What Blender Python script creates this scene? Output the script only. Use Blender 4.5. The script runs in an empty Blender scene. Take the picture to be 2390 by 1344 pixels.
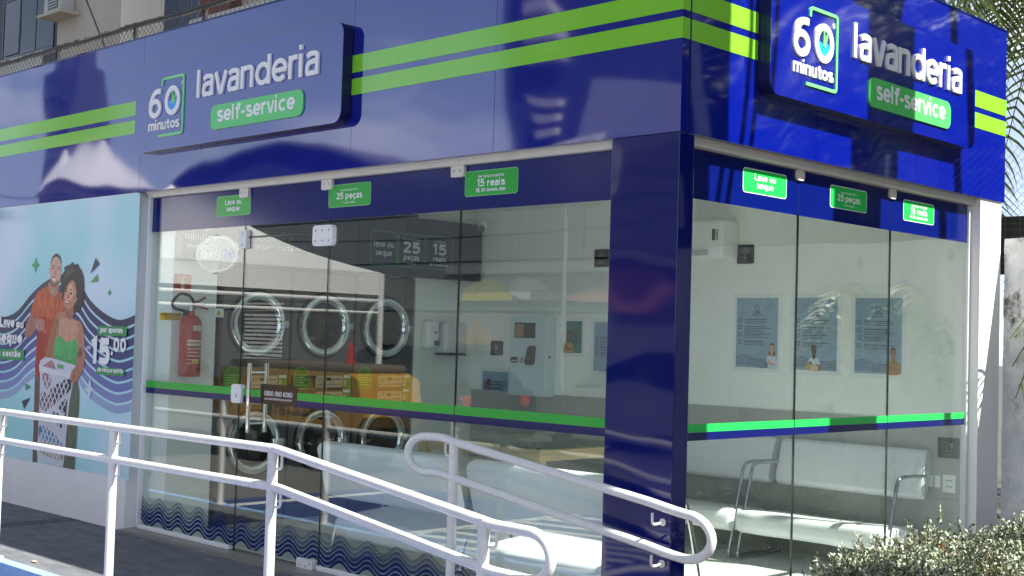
import bpy, bmesh, math, random
from mathutils import Vector, Matrix
from mathutils.geometry import tessellate_polygon

S = bpy.context.scene
COL = S.collection
R_ = math.radians
rnd = random.Random(7)

# ------------------------------------------------------------------ camera
cam_d = bpy.data.cameras.new("camera")
cam = bpy.data.objects.new("camera", cam_d)
COL.objects.link(cam)
RX = Vector((0.715214, 0.698294, 0.028905))
RF = Vector((-0.698859, 0.714169, 0.039226))
RU = RX.cross(RF)
cam.matrix_world = Matrix(((RX.x, RU.x, -RF.x, 3.6974), (RX.y, RU.y, -RF.y, -4.8793), (RX.z, RU.z, -RF.z, 1.4630), (0, 0, 0, 1)))
cam_d.sensor_width = 36.0
cam_d.lens = 36.0 * 3030.4 / 2390.0
cam_d.clip_start = 0.05
cam_d.clip_end = 800
S.camera = cam

# ------------------------------------------------------------------ sky, sun, exposure
SUN = Vector((0.79, 0.26, 1.0)).normalized()
w = bpy.data.worlds.new("World")
S.world = w
w.use_nodes = True
nt = w.node_tree
bg = nt.nodes["Background"]
sky = nt.nodes.new("ShaderNodeTexSky")
sky.sky_type = 'NISHITA'
sky.sun_disc = False
sky.sun_elevation = math.asin(SUN.z)
sky.sun_rotation = math.atan2(SUN.x, SUN.y)
sky.air_density = 1.0
sky.dust_density = 1.2
sky.ozone_density = 1.5
tc = nt.nodes.new("ShaderNodeTexCoord")
mp = nt.nodes.new("ShaderNodeMapping")
mp.inputs["Scale"].default_value = (1.6, 1.6, 4.5)
nz = nt.nodes.new("ShaderNodeTexNoise")
nz.inputs["Scale"].default_value = 2.2
nz.inputs["Detail"].default_value = 7
nz.inputs["Roughness"].default_value = 0.6
rp = nt.nodes.new("ShaderNodeValToRGB")
rp.color_ramp.elements[0].position = 0.46
rp.color_ramp.elements[0].color = (0, 0, 0, 1)
rp.color_ramp.elements[1].position = 0.66
rp.color_ramp.elements[1].color = (1, 1, 1, 1)
mx = nt.nodes.new("ShaderNodeMixRGB")
mx.inputs[2].default_value = (11.6, 12.1, 13.2, 1)
nt.links.new(tc.outputs["Generated"], mp.inputs[0])
nt.links.new(mp.outputs[0], nz.inputs[0])
nt.links.new(nz.outputs[0], rp.inputs[0])
sx = nt.nodes.new("ShaderNodeSeparateXYZ")
hz = nt.nodes.new("ShaderNodeMapRange")       # pale haze low over the horizon, all the way round
hz.interpolation_type = 'SMOOTHSTEP'
hz.inputs["From Min"].default_value = 0.0
hz.inputs["From Max"].default_value = 0.42
hz.inputs["To Min"].default_value = 0.9
hz.inputs["To Max"].default_value = 0.0
mxh = nt.nodes.new("ShaderNodeMixRGB")
mxh.inputs[2].default_value = (6.6, 8.0, 10.8, 1)
nt.links.new(tc.outputs["Generated"], sx.inputs[0])
nt.links.new(sx.outputs[2], hz.inputs["Value"])
nt.links.new(hz.outputs[0], mxh.inputs[0])
nt.links.new(sky.outputs[0], mxh.inputs[1])
nt.links.new(rp.outputs[0], mx.inputs[0])
nt.links.new(mxh.outputs[0], mx.inputs[1])
nt.links.new(mx.outputs[0], bg.inputs[0])
bg.inputs[1].default_value = 0.05
sun_d = bpy.data.lights.new("sun", 'SUN')
sun_d.energy = 5.0
sun_d.angle = R_(0.5)
sun_d.color = (1.0, 0.96, 0.88)
sun = bpy.data.objects.new("sun", sun_d)
COL.objects.link(sun)
sun.rotation_euler = SUN.to_track_quat('Z', 'Y').to_euler()
sun.location = (20, 6, 25)
S.view_settings.view_transform = 'Standard'
S.view_settings.look = 'None'
S.view_settings.exposure = 1.4
S.view_settings.gamma = 1
S.view_settings.use_curve_mapping = False
S.cycles.max_bounces = 14
S.cycles.diffuse_bounces = 7
S.cycles.glossy_bounces = 5
S.cycles.transparent_max_bounces = 24

# ------------------------------------------------------------------ materials
def lin(h):
    h = h.lstrip('#')
    v = [int(h[i:i + 2], 16) / 255 for i in (0, 2, 4)]
    return tuple(c / 12.92 if c <= 0.04045 else ((c + 0.055) / 1.055) ** 2.4 for c in v)

MATS = {}
def pm(name, c, rough=0.5, metal=0.0, ior=1.45, var=0.0, vscale=6.0, bump=0.0, bscale=40.0, coat=0.0, wave=0.0, wscale=1.2, stretch=None, dark=None, emit=0.0):
    """Principled material; var mixes a second tone by noise, bump is fine relief, wave is a slow unevenness of the sheet."""
    if name in MATS:
        return MATS[name]
    if isinstance(c, str):
        c = lin(c)
    m = bpy.data.materials.new(name)
    m.use_nodes = True
    n = m.node_tree
    b = n.nodes["Principled BSDF"]
    b.inputs["Base Color"].default_value = (*c, 1)
    b.inputs["Roughness"].default_value = rough
    b.inputs["Metallic"].default_value = metal
    b.inputs["IOR"].default_value = ior
    b.inputs["Coat Weight"].default_value = coat
    b.inputs["Coat Roughness"].default_value = 0.03
    if emit:
        b.inputs["Emission Color"].default_value = (*c, 1)
        b.inputs["Emission Strength"].default_value = emit
    t = n.nodes.new("ShaderNodeTexCoord")
    src = t.outputs["Object"]
    if stretch:
        mpn = n.nodes.new("ShaderNodeMapping")
        mpn.inputs["Scale"].default_value = stretch
        n.links.new(src, mpn.inputs[0])
        src = mpn.outputs[0]
    if var:
        z = n.nodes.new("ShaderNodeTexNoise")
        z.inputs["Scale"].default_value = vscale
        z.inputs["Detail"].default_value = 6
        z.inputs["Roughness"].default_value = 0.65
        n.links.new(src, z.inputs["Vector"])
        r = n.nodes.new("ShaderNodeValToRGB")
        d = dark if dark is not None else tuple(x * (1 - var) for x in c)
        if isinstance(d, str):
            d = lin(d)
        r.color_ramp.elements[0].position = 0.36
        r.color_ramp.elements[0].color = (*d, 1)
        r.color_ramp.elements[1].position = 0.62
        r.color_ramp.elements[1].color = (*c, 1)
        n.links.new(z.outputs[0], r.inputs[0])
        n.links.new(r.outputs[0], b.inputs["Base Color"])
        rr = n.nodes.new("ShaderNodeMapRange")
        rr.inputs["To Min"].default_value = min(1, rough + 0.08)
        rr.inputs["To Max"].default_value = max(0.02, rough - 0.04)
        n.links.new(z.outputs[0], rr.inputs["Value"])
        if rough > 0.2:
            n.links.new(rr.outputs[0], b.inputs["Roughness"])
    last = None
    for amt, sc, dist in ((wave, wscale, 0.10), (bump, bscale, 0.004)):
        if amt:
            z = n.nodes.new("ShaderNodeTexNoise")
            z.inputs["Scale"].default_value = sc
            z.inputs["Detail"].default_value = 1 if dist > 0.05 else 5
            n.links.new(src, z.inputs["Vector"])
            bp = n.nodes.new("ShaderNodeBump")
            bp.inputs["Strength"].default_value = amt
            bp.inputs["Distance"].default_value = dist
            n.links.new(z.outputs[0], bp.inputs["Height"])
            if last:
                n.links.new(last.outputs[0], bp.inputs["Normal"])
            last = bp
    if last:
        n.links.new(last.outputs[0], b.inputs["Normal"])
    MATS[name] = m
    return m

def glass_mat(name, tint, f0=0.05, film=0.0):
    """Clear sheet glass: tinted see-through plus a mirror part that grows towards grazing angles on either side."""
    m = bpy.data.materials.new(name)
    m.use_nodes = True
    n = m.node_tree
    n.nodes.remove(n.nodes["Principled BSDF"])
    out = n.nodes["Material Output"]
    tr = n.nodes.new("ShaderNodeBsdfTransparent")
    tr.inputs[0].default_value = (*tint, 1)
    gl = n.nodes.new("ShaderNodeBsdfGlossy")
    gl.inputs["Roughness"].default_value = 0.0
    gl.inputs["Color"].default_value = (1, 1, 1, 1)
    lw = n.nodes.new("ShaderNodeLayerWeight")
    lw.inputs["Blend"].default_value = 0.5
    p = n.nodes.new("ShaderNodeMath"); p.operation = 'POWER'; p.inputs[1].default_value = 4.0
    q = n.nodes.new("ShaderNodeMath"); q.operation = 'MULTIPLY_ADD'; q.inputs[1].default_value = 1 - f0; q.inputs[2].default_value = f0
    n.links.new(lw.outputs["Facing"], p.inputs[0])
    n.links.new(p.outputs[0], q.inputs[0])
    mixn = n.nodes.new("ShaderNodeMixShader")
    n.links.new(q.outputs[0], mixn.inputs[0])
    n.links.new(tr.outputs[0], mixn.inputs[1])
    n.links.new(gl.outputs[0], mixn.inputs[2])
    src = mixn
    if film:   # a printed, partly see-through film
        df = n.nodes.new("ShaderNodeBsdfDiffuse")
        df.inputs[0].default_value = (*lin('#1c2c66'), 1)
        m2 = n.nodes.new("ShaderNodeMixShader")
        m2.inputs[0].default_value = film
        n.links.new(mixn.outputs[0], m2.inputs[1])
        n.links.new(df.outputs[0], m2.inputs[2])
        src = m2
    n.links.new(src.outputs[0], out.inputs[0])
    MATS[name] = m
    return m

# ------------------------------------------------------------------ mesh building
class Fr:
    """A plane seen from in front: s to the right, t up, d towards the viewer."""
    def __init__(s, o, r, u, n):
        s.o, s.r, s.u, s.n = Vector(o), Vector(r), Vector(u), Vector(n)
    def at(s, a, b, d=0.0):
        return s.o + s.r * a + s.u * b + s.n * d

FA = Fr((0, 0, 0), (1, 0, 0), (0, 0, 1), (0, -1, 0))          # front facade
FB = Fr((0, 0, 0), (0, 1, 0), (0, 0, 1), (1, 0, 0))           # side facade
FK = Fr((0, 3.22, 0), (1, 0, 0), (0, 0, 1), (0, -1, 0))       # back wall of the room
FM = Fr((-4.70, 0, 0), (0, 1, 0), (0, 0, 1), (1, 0, 0))       # machine fronts
FH = Fr((-4.60, 0, 0), (0, 1, 0), (0, 0, 1), (1, 0, 0))       # price board front

def arc(cx, cy, rx, ry, a0, a1, n=14):
    return [(cx + rx * math.cos(R_(a0 + (a1 - a0) * i / n)), cy + ry * math.sin(R_(a0 + (a1 - a0) * i / n))) for i in range(n + 1)]

def smooth_closed(p, k=4):
    n = len(p); out = []
    for i in range(n):
        a, b, c, d = p[i - 1], p[i], p[(i + 1) % n], p[(i + 2) % n]
        for j in range(k):
            t = j / k
            out.append(tuple(0.5 * (2 * b[q] + (c[q] - a[q]) * t + (2 * a[q] - 5 * b[q] + 4 * c[q] - d[q]) * t * t + (3 * b[q] - a[q] - 3 * c[q] + d[q]) * t ** 3) for q in (0, 1)))
    return out

def smooth_open(p, k=6):
    out = []; n = len(p)
    for i in range(n - 1):
        a, b, c, d = p[max(0, i - 1)], p[i], p[i + 1], p[min(n - 1, i + 2)]
        for j in range(k):
            t = j / k
            out.append(tuple(0.5 * (2 * b[q] + (c[q] - a[q]) * t + (2 * a[q] - 5 * b[q] + 4 * c[q] - d[q]) * t * t + (3 * b[q] - a[q] - 3 * c[q] + d[q]) * t ** 3) for q in range(len(b))))
    out.append(tuple(p[-1]))
    return out

def rrect(x0, y0, x1, y1, r, n=6):
    return arc(x1 - r, y0 + r, r, r, -90, 0, n) + arc(x1 - r, y1 - r, r, r, 0, 90, n) + arc(x0 + r, y1 - r, r, r, 90, 180, n) + arc(x0 + r, y0 + r, r, r, 180, 270, n)

class MB:
    def __init__(s):
        s.v, s.f = [], []
    def add(s, vs, fs):
        k = len(s.v)
        s.v += [Vector(p) for p in vs]
        s.f += [tuple(i + k for i in q) for q in fs]
        return s
    def box(s, x0, y0, z0, x1, y1, z1):
        x0, x1 = min(x0, x1), max(x0, x1); y0, y1 = min(y0, y1), max(y0, y1); z0, z1 = min(z0, z1), max(z0, z1)
        return s.add([(x0, y0, z0), (x1, y0, z0), (x1, y1, z0), (x0, y1, z0), (x0, y0, z1), (x1, y0, z1), (x1, y1, z1), (x0, y1, z1)],
                     [(3, 2, 1, 0), (4, 5, 6, 7), (0, 1, 5, 4), (1, 2, 6, 5), (2, 3, 7, 6), (3, 0, 4, 7)])
    def rbox(s, x0, y0, z0, x1, y1, z1, r=0.01, seg=3):
        """box with rounded edges"""
        bm = bmesh.new()
        bmesh.ops.create_cube(bm, size=1)
        for q in bm.verts:
            q.co = Vector(((x0 + x1) / 2 + q.co.x * abs(x1 - x0), (y0 + y1) / 2 + q.co.y * abs(y1 - y0), (z0 + z1) / 2 + q.co.z * abs(z1 - z0)))
        bmesh.ops.bevel(bm, geom=list(bm.edges), offset=r, segments=seg, affect='EDGES', profile=0.5)
        bm.verts.index_update()
        s.add([q.co.copy() for q in bm.verts], [[q.index for q in fc.verts] for fc in bm.faces])
        bm.free()
        return s
    def fbox(s, fr, a0, b0, a1, b1, d0, d1):
        p = [fr.at(a, b, d) for d in (d0, d1) for a, b in ((a0, b0), (a1, b0), (a1, b1), (a0, b1))]
        return s.add(p, [(0, 1, 2, 3)[::-1], (4, 5, 6, 7), (0, 1, 5, 4), (1, 2, 6, 5), (2, 3, 7, 6), (3, 0, 4, 7)])
    def poly(s, fr, pts, d0, d1=None, holes=()):
        """flat outline; with d1 a slab from d0 (back) to d1 (front)"""
        loops = [list(pts)] + [list(h) for h in holes]
        flat = [p for l in loops for p in l]
        tris = tessellate_polygon([[Vector((p[0], p[1], 0)) for p in l] for l in loops])
        def orient(t, df):
            a, b, c = (flat[i] for i in t)
            cr = (b[0] - a[0]) * (c[1] - a[1]) - (b[1] - a[1]) * (c[0] - a[0])
            return tuple(t) if cr > 0 else tuple(t[::-1])
        top = d0 if d1 is None else d1
        s.add([fr.at(p[0], p[1], top) for p in flat], [orient(t, top) for t in tris])
        if d1 is not None:
            for l in loops:
                n = len(l)
                s.add([fr.at(p[0], p[1], d0) for p in l] + [fr.at(p[0], p[1], d1) for p in l],
                      [(i, (i + 1) % n, n + (i + 1) % n, n + i) for i in range(n)])
        return s
    def ribbon(s, fr, pts, wd, d0, d1=None, caps=True):
        """a stroke of width wd along pts, with square or round ends"""
        pts = [Vector((p[0], p[1])) for p in pts]
        q = [pts[0]]
        for p in pts[1:]:
            if (p - q[-1]).length > 1e-6:
                q.append(p)
        pts = q
        closed = len(pts) > 3 and (pts[0] - pts[-1]).length < 1e-5
        if closed:
            pts = pts[:-1]
        n = len(pts); L, Rr = [], []
        for i in range(n):
            a = pts[i - 1] if (i > 0 or closed) else pts[i]
            b = pts[(i + 1) % n] if (i < n - 1 or closed) else pts[i]
            t1 = (pts[i] - a); t2 = (b - pts[i])
            t1 = t1.normalized() if t1.length > 1e-9 else t2.normalized()
            t2 = t2.normalized() if t2.length > 1e-9 else t1
            t = (t1 + t2)
            t = t.normalized() if t.length > 1e-6 else t1
            nn = Vector((-t.y, t.x))
            k = wd / 2 / max(0.35, nn.dot(Vector((-t1.y, t1.x))))
            L.append(pts[i] + nn * k); Rr.append(pts[i] - nn * k)
        if closed:
            s.poly(fr, [tuple(p) for p in Rr], d0, d1, holes=[[tuple(p) for p in L][::-1]])
        else:
            s.add([fr.at(p.x, p.y, d1 if d1 is not None else d0) for p in L] + [fr.at(p.x, p.y, d1 if d1 is not None else d0) for p in Rr],
                  [(i, n + i, n + i + 1, i + 1) for i in range(n - 1)])
            if d1 is not None:
                ring = L + Rr[::-1]; m = len(ring)
                s.add([fr.at(p.x, p.y, d0) for p in ring] + [fr.at(p.x, p.y, d1) for p in ring],
                      [(i, m + i, m + (i + 1) % m, (i + 1) % m) for i in range(m)])
        return s
    def tube(s, path, r, seg=12, closed=False, r2=None, cap=True):
        P = [Vector(p) for p in path]; n = len(P); k = len(s.v); up = Vector((0, 0, 1)); prev = None
        for i in range(n):
            a = P[i - 1] if (i > 0 or closed) else P[i]
            b = P[(i + 1) % n] if (i < n - 1 or closed) else P[i]
            t = (b - a).normalized()
            if prev is None:
                x = t.cross(up) if abs(t.z) < 0.95 else t.cross(Vector((1, 0, 0)))
            else:
                x = prev - t * prev.dot(t)
            x.normalize(); prev = x; y = t.cross(x)
            rr = r if r2 is None else r + (r2 - r) * i / (n - 1)
            for j in range(seg):
                an = 2 * math.pi * j / seg
                s.v.append(P[i] + x * math.cos(an) * rr + y * math.sin(an) * rr)
        for i in range(n if closed else n - 1):
            for j in range(seg):
                a = k + i * seg + j; b = k + i * seg + (j + 1) % seg
                c = k + ((i + 1) % n) * seg + (j + 1) % seg; d = k + ((i + 1) % n) * seg + j
                s.f.append((a, b, c, d))
        if cap and not closed:
            s.f.append(tuple(k + j for j in range(seg))[::-1])
            s.f.append(tuple(k + (n - 1) * seg + j for j in range(seg)))
        return s
    def lathe(s, fr, ca, cb, prof, seg=40, d=0.0):
        """profile [(radius, depth)] turned about the frame's normal at (ca, cb)"""
        k = len(s.v); n = len(prof)
        for (r, h) in prof:
            for j in range(seg):
                a = 2 * math.pi * j / seg
                s.v.append(fr.at(ca + r * math.cos(a), cb + r * math.sin(a), d + h))
        for i in range(n - 1):
            for j in range(seg):
                s.f.append((k + i * seg + j, k + i * seg + (j + 1) % seg, k + (i + 1) * seg + (j + 1) % seg, k + (i + 1) * seg + j))
        return s
    def disc(s, fr, ca, cb, r, d, n=24, d1=None, ry=None):
        return s.poly(fr, arc(ca, cb, r, ry or r, 0, 360, n)[:-1], d, d1)
    def build(s, name, mat, root=None, smooth=False, label=None, kind=None, fix=True, ang=40):
        me = bpy.data.meshes.new(name)
        off = root_world(root) if root is not None else Vector((0, 0, 0))
        me.from_pydata([p - off for p in s.v], [], s.f)
        me.update()
        if fix:
            bm = bmesh.new(); bm.from_mesh(me)
            bmesh.ops.recalc_face_normals(bm, faces=bm.faces)
            bm.to_mesh(me); bm.free()
        if smooth:
            me.polygons.foreach_set('use_smooth', [True] * len(me.polygons))
            me.set_sharp_from_angle(angle=R_(ang))
        me.materials.append(MATS[mat] if isinstance(mat, str) else mat)
        o = bpy.data.objects.new(name, me)
        COL.objects.link(o)
        if root is not None:
            o.parent = root
        if label: o['label'] = label
        if kind: o['kind'] = kind
        return o

def root_world(o):
    v = Vector((0, 0, 0))
    while o is not None:
        v += Vector(o.location); o = o.parent
    return v

def thing(name, label, cat, loc=(0, 0, 0), group=None):
    o = bpy.data.objects.new(name, None)
    o.empty_display_size = 0.1
    COL.objects.link(o)
    o.location = loc
    o['label'] = label; o['category'] = cat
    if group: o['group'] = group
    return o

def tag(o, label, cat, group=None):
    o['label'] = label; o['category'] = cat
    if group: o['group'] = group
    return o

def copy_thing(r, loc, label, group=None):
    def rec(o, parent):
        c = o.copy(); COL.objects.link(c)
        if parent is not None:
            c.parent = parent
        for ch in [x for x in kids.get(o.name, [])]:
            rec(ch, c)
        return c
    kids = {}
    for x in COL.objects:
        if x.parent: kids.setdefault(x.parent.name, []).append(x)
    c = rec(r, None)
    c.location = loc; c['label'] = label
    if group: c['group'] = group
    return c

# ------------------------------------------------------------------ lettering
def glyph(ch, w):
    """strokes of a rounded geometric alphabet; x-height 1, capitals 1.4"""
    h = w / 2; A_ = 1.3; C = 1.4
    rx = 0.47 - h; ry = 0.5 - h; cx = 0.47
    ring = arc(cx, .5, rx, ry, 0, 360, 28)
    if ch == 'a': return [smooth_open([(.10, .80), (.26, 1 - h * 1.02), (.46, 1 - h), (.66, .90 - h * .6), (.76 - h, .62), (.76 - h, .3), (.76 - h, 0)]),
                          smooth_open([(.76 - h, .57), (.40, .57), (.17, .50), (h, .29), (.13, .10), (.34, h), (.58, .10), (.76 - h, .30)])], .78
    if ch == 'á': g, ad = glyph('a', w); return g + [[(.34, 1.16), (.52, 1.36)]], ad
    if ch == 'ã': g, ad = glyph('a', w); return g + [smooth_open([(.12, 1.16), (.27, 1.26), (.42, 1.18), (.6, 1.28)])], ad
    if ch == 'b': return [ring, [(h, 0), (h, A_)]], .95
    if ch == 'c': return [arc(cx, .5, rx, ry, 48, 312, 22)], .84
    if ch == 'ç': return [arc(cx, .5, rx, ry, 48, 312, 22), smooth_open([(.47, .05), (.55, -.16), (.36, -.26)])], .84
    if ch == 'd': return [ring, [(.94 - h, 0), (.94 - h, A_)]], .97
    if ch == 'e': return [arc(cx, .5, rx, ry, 0, 318, 26), [(h * 1.2, .5), (.94 - h * .6, .5)]], .92
    if ch == 'é': g, ad = glyph('e', w); return g + [[(.4, 1.16), (.6, 1.36)]], ad
    if ch == 'f': return [smooth_open([(.62, A_ - h), (.46, A_ - h), (.30, 1.15), (.26, .9), (.26, 0)]), [(.02, 1 - h), (.56, 1 - h)]], .58
    if ch == 'g': return [ring, smooth_open([(.94 - h, 1), (.94 - h, .4), (.94 - h, 0), (.8, -.3), (.5, -.4 + h), (.15, -.28)])], .97
    if ch == 'h': return [[(h, 0), (h, A_)], smooth_open([(h, .55), (.15, .84), (.42, 1 - h), (.7, .86), (.8 - h, .55), (.8 - h, 0)])], .86
    if ch == 'i': return [[(h, 0), (h, 1)], [(h, 1.18), (h, 1.18 + w)]], w + .12
    if ch == 'í': return [[(h, 0), (h, 1)], [(h - .05, 1.16), (h + .12, 1.38)]], w + .12
    if ch == 'j': return [smooth_open([(.2, 1), (.2, 0), (.1, -.3), (-.1, -.35)]), [(.2, 1.18), (.2, 1.18 + w)]], .4
    if ch == 'l': return [[(h, 0), (h, A_)]], w + .12
    if ch == 'm': return [[(h, 0), (h, 1)], smooth_open([(h, .6), (.14, .86), (.36, 1 - h), (.58, .86), (.65, .55), (.65, 0)]), smooth_open([(.65, .6), (.72, .86), (.94, 1 - h), (1.16, .86), (1.24 - h / 2, .55), (1.24 - h / 2, 0)])], 1.32
    if ch == 'n': return [[(h, 0), (h, 1)], smooth_open([(h, .55), (.15, .84), (.42, 1 - h), (.68, .86), (.8 - h, .55), (.8 - h, 0)])], .87
    if ch == 'o': return [ring], .96
    if ch == 'p': return [ring, [(h, 1), (h, -.4)]], .96
    if ch == 'q': return [ring, [(.94 - h, 1), (.94 - h, -.4)]], .97
    if ch == 'r': return [[(h, 0), (h, 1)], smooth_open([(h, .5), (.15, .82), (.32, 1 - h), (.52, 1 - h)])], .54
    if ch == 's': return [smooth_open([(.62, .84), (.38, 1 - h), (.13, .86), (.12, .66), (.36, .52), (.62, .40), (.64, .16), (.36, h), (.06, .15)])], .74
    if ch == 't': return [smooth_open([(.26, 1.25), (.26, .6), (.27, .22), (.38, h), (.56, h)]), [(.02, 1 - h), (.54, 1 - h)]], .6
    if ch == 'u': return [[(.8 - h, 1), (.8 - h, 0)], smooth_open([(.8 - h, .45), (.66, .14), (.4, h), (.13, .14), (h, .45), (h, 1)])], .87
    if ch == 'v': return [[(h * .8, 1), (.42 - h * .45, h * .75), (.42 + h * .45, h * .75), (.84 - h * .8, 1)]], .82
    if ch == 'x': return [[(.05, 1), (.75, 0)], [(.05, 0), (.75, 1)]], .8
    if ch == 'z': return [[(.05, 1 - h), (.68, 1 - h), (.06, h), (.7, h)]], .74
    if ch == '-': return [[(.06, .52), (.5, .52)]], .56
    if ch == '.': return [[(h, 0), (h, w)]], .3
    if ch == ',': return [[(.2, .16), (.08, -.22)]], .32
    if ch == '/': return [[(0, -.1), (.5, 1.5)]], .5
    if ch == ' ': return [], .42
    if ch == '0': return [arc(.5, C / 2, .5 - h, C / 2 - h, 0, 360, 30)], 1.04
    if ch == '1': return [[(.05, 1.1), (.36, C - h * .8), (.36, 0)]], .56
    if ch == '2': return [smooth_open([(.1, 1.12), (.3, C - h * 1.1), (.58, C - h * 1.3), (.74, 1.08), (.62, .76), (.08, h)]), [(.06, h), (.84, h)]], .9
    if ch == '3': return [smooth_open([(.1, C - .16), (.4, C - h), (.72, 1.1), (.4, .78)]), smooth_open([(.36, .78), (.7, .66), (.78, .36), (.44, h), (.08, .18)])], .88
    if ch == '4': return [[(.92, .34), (.06, .34), (.62, C)], [(.66, .8), (.66, 0)]], .98
    if ch == '5': return [[(.82, C - h), (.24, C - h), (.19, .62)], smooth_open([(.19, .70), (.44, .83), (.70, .76), (.84 - h * .4, .46), (.70, .16 + h * .3), (.44, h), (.06, .12 + h * .5)])], .92
    if ch == '6': return [arc(.46, .46, .46 - h, .46 - h, 0, 360, 26), smooth_open([(.80, C - h * 1.1), (.60, C - h * 1.15), (.34, 1.18 - h * .3), (.14 + h * .2, .86), (h, .46)])], .96
    if ch == '7': return [[(.04, C - h), (.8, C - h), (.3, 0)]], .84
    if ch == '8': return [arc(.46, .37, .46 - h, .37 - h / 2, 0, 360, 24), arc(.46, 1.06, .38 - h, .34 - h / 2, 0, 360, 24)], .94
    if ch == '9': return [arc(.46, C - .46, .46 - h, .46 - h, 0, 360, 26), smooth_open([(.2, h * .9), (.48, h * 1.1), (.76, .34), (.92 - h, .9)])], .96
    if ch == '$': g, ad = glyph('s', w); return [[(x, y * 1.4) for x, y in g[0]], [(.37, -.2), (.37, 1.6)]], ad + .06
    if ch == 'A': return [[(h * .7, 0), (.55, C - h * .6), (1.1 - h * .7, 0)], [(.26, .45), (.84, .45)]], 1.1
    if ch == 'B': return [[(h, 0), (h, C)], smooth_open([(h, C - h), (.6, C - h), (.72, 1.06), (.55, .76), (h, .74)]), smooth_open([(h, .74), (.6, .72), (.84, .38), (.62, h), (h, h)])], .94
    if ch == 'C': return [arc(.66, .7, .66 - h, .7 - h, 50, 310, 24)], 1.14
    if ch == 'D': return [[(h, 0), (h, C)], smooth_open([(h, C - h), (.5, C - h), (.98, .98), (.98, .42), (.5, h), (h, h)])], 1.12
    if ch == 'E': return [[(.8, C - h), (h, C - h), (h, h), (.8, h)], [(h, .72), (.7, .72)]], .88
    if ch == 'F': return [[(.8, C - h), (h, C - h), (h, 0)], [(h, .7), (.7, .7)]], .84
    if ch == 'G': return [arc(.66, .7, .66 - h, .7 - h, 50, 355, 26), [(.7, .64), (1.28 - h, .64)]], 1.3
    if ch == 'I': return [[(h, 0), (h, C)]], w + .14
    if ch == 'L': return [[(h, C), (h, h), (.74, h)]], .8
    if ch == 'M': return [[(h, 0), (h, C - h), (.62, .5), (1.24 - h, C - h), (1.24 - h, 0)]], 1.36
    if ch == 'N': return [[(h, 0), (h, C - h * .5), (1.0 - h, h * .5), (1.0 - h, C)]], 1.12
    if ch == 'O': return [arc(.68, .7, .68 - h, .7 - h, 0, 360, 28)], 1.4
    if ch == 'P': return [[(h, 0), (h, C)], smooth_open([(h, C - h), (.6, C - h), (.84, 1.02), (.6, .6), (h, .6)])], .94
    if ch == 'R': return [[(h, 0), (h, C)], smooth_open([(h, C - h), (.6, C - h), (.82, 1.02), (.6, .66), (h, .66)]), [(.45, .66), (.88, 0)]], .96
    if ch == 'S': g, ad = glyph('s', w); return [[(x * 1.15, y * 1.4) for x, y in g[0]]], ad * 1.15
    if ch == 'T': return [[(.02, C - h), (.98, C - h)], [(.5, C - h), (.5, 0)]], 1.0
    if ch == 'U': return [smooth_open([(h, C), (h, .5), (.2, .14), (.52, h), (.84, .14), (1.04 - h, .5), (1.04 - h, C)])], 1.14
    if ch == 'V': return [[(h * .7, C), (.55 - h * .4, h * .8), (.55 + h * .4, h * .8), (1.1 - h * .7, C)]], 1.08
    return [[(0, .5), (.5, .5)]], .6

def text_w(t, w, gap=.08):
    return sum(glyph(c, w)[1] + gap for c in t) - gap

def write(mb, fr, t, s, base, xh, wt=0.2, d0=0.0, d1=None, width=None, align='l', gap=.08, slant=0.0, flip=False):
    """letters along the frame; width, if given, sets the word's length"""
    tw = text_w(t, wt, gap)
    kx = (width / tw) if width else xh
    total = tw * kx
    x = s - (total if align == 'r' else total / 2 if align == 'c' else 0)
    e = 0
    for c in t:
        g, ad = glyph(c, wt)
        for st in g:
            e = (e + 1) % 6
            pts = [(x + p[0] * kx + slant * p[1] * xh, base + p[1] * xh) for p in st]
            mb.ribbon(fr, pts, wt * (kx + xh) / 2, d0, (d1 if d1 is not None else d0) + e * 0.0003 if d1 is not None else None) if d1 is not None else mb.ribbon(fr, pts, wt * (kx + xh) / 2, d0 + e * 0.00025)
        x += (ad + gap) * kx
    return mb

# ------------------------------------------------------------------ material set
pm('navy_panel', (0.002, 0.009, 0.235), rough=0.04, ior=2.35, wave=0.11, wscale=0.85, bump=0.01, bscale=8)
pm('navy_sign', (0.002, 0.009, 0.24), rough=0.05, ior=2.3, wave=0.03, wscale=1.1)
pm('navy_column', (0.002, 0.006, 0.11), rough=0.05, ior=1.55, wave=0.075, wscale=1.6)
pm('stripe_green', (0.22, 0.60, 0.035), rough=0.10, ior=1.85, wave=0.05, wscale=0.75)
pm('pill_green', (0.09, 0.60, 0.14), rough=0.2, ior=1.7)
pm('sign_white', (0.82, 0.82, 0.82), rough=0.3, ior=1.6)
pm('sign_side', (0.003, 0.005, 0.055), rough=0.3, ior=1.4)
pm('frame_green', (0.18, 0.72, 0.22), rough=0.25, ior=1.6)
pm('water_blue', (0.02, 0.36, 0.86), rough=0.25, ior=1.6)
pm('cream_alu', (0.72, 0.68, 0.58), rough=0.35, var=0.08, vscale=9)
pm('white_alu', (0.78, 0.78, 0.77), rough=0.3)
pm('rail_white', (0.74, 0.725, 0.70), rough=0.22, coat=0.4, var=0.10, vscale=22, bump=0.05, bscale=60)
pm('joint_dark', (0.02, 0.02, 0.022), rough=0.8)
pm('wall_white', (0.80, 0.80, 0.79), rough=0.7, var=0.05, vscale=3, bump=0.12, bscale=90)
pm('pillar_white', (0.82, 0.82, 0.81), rough=0.65, var=0.03, vscale=4, bump=0.08, bscale=120)
pm('room_white', (0.88, 0.90, 0.86), rough=0.6, var=0.03, vscale=2)
pm('ceiling_white', (0.89, 0.89, 0.87), rough=0.8)
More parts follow.
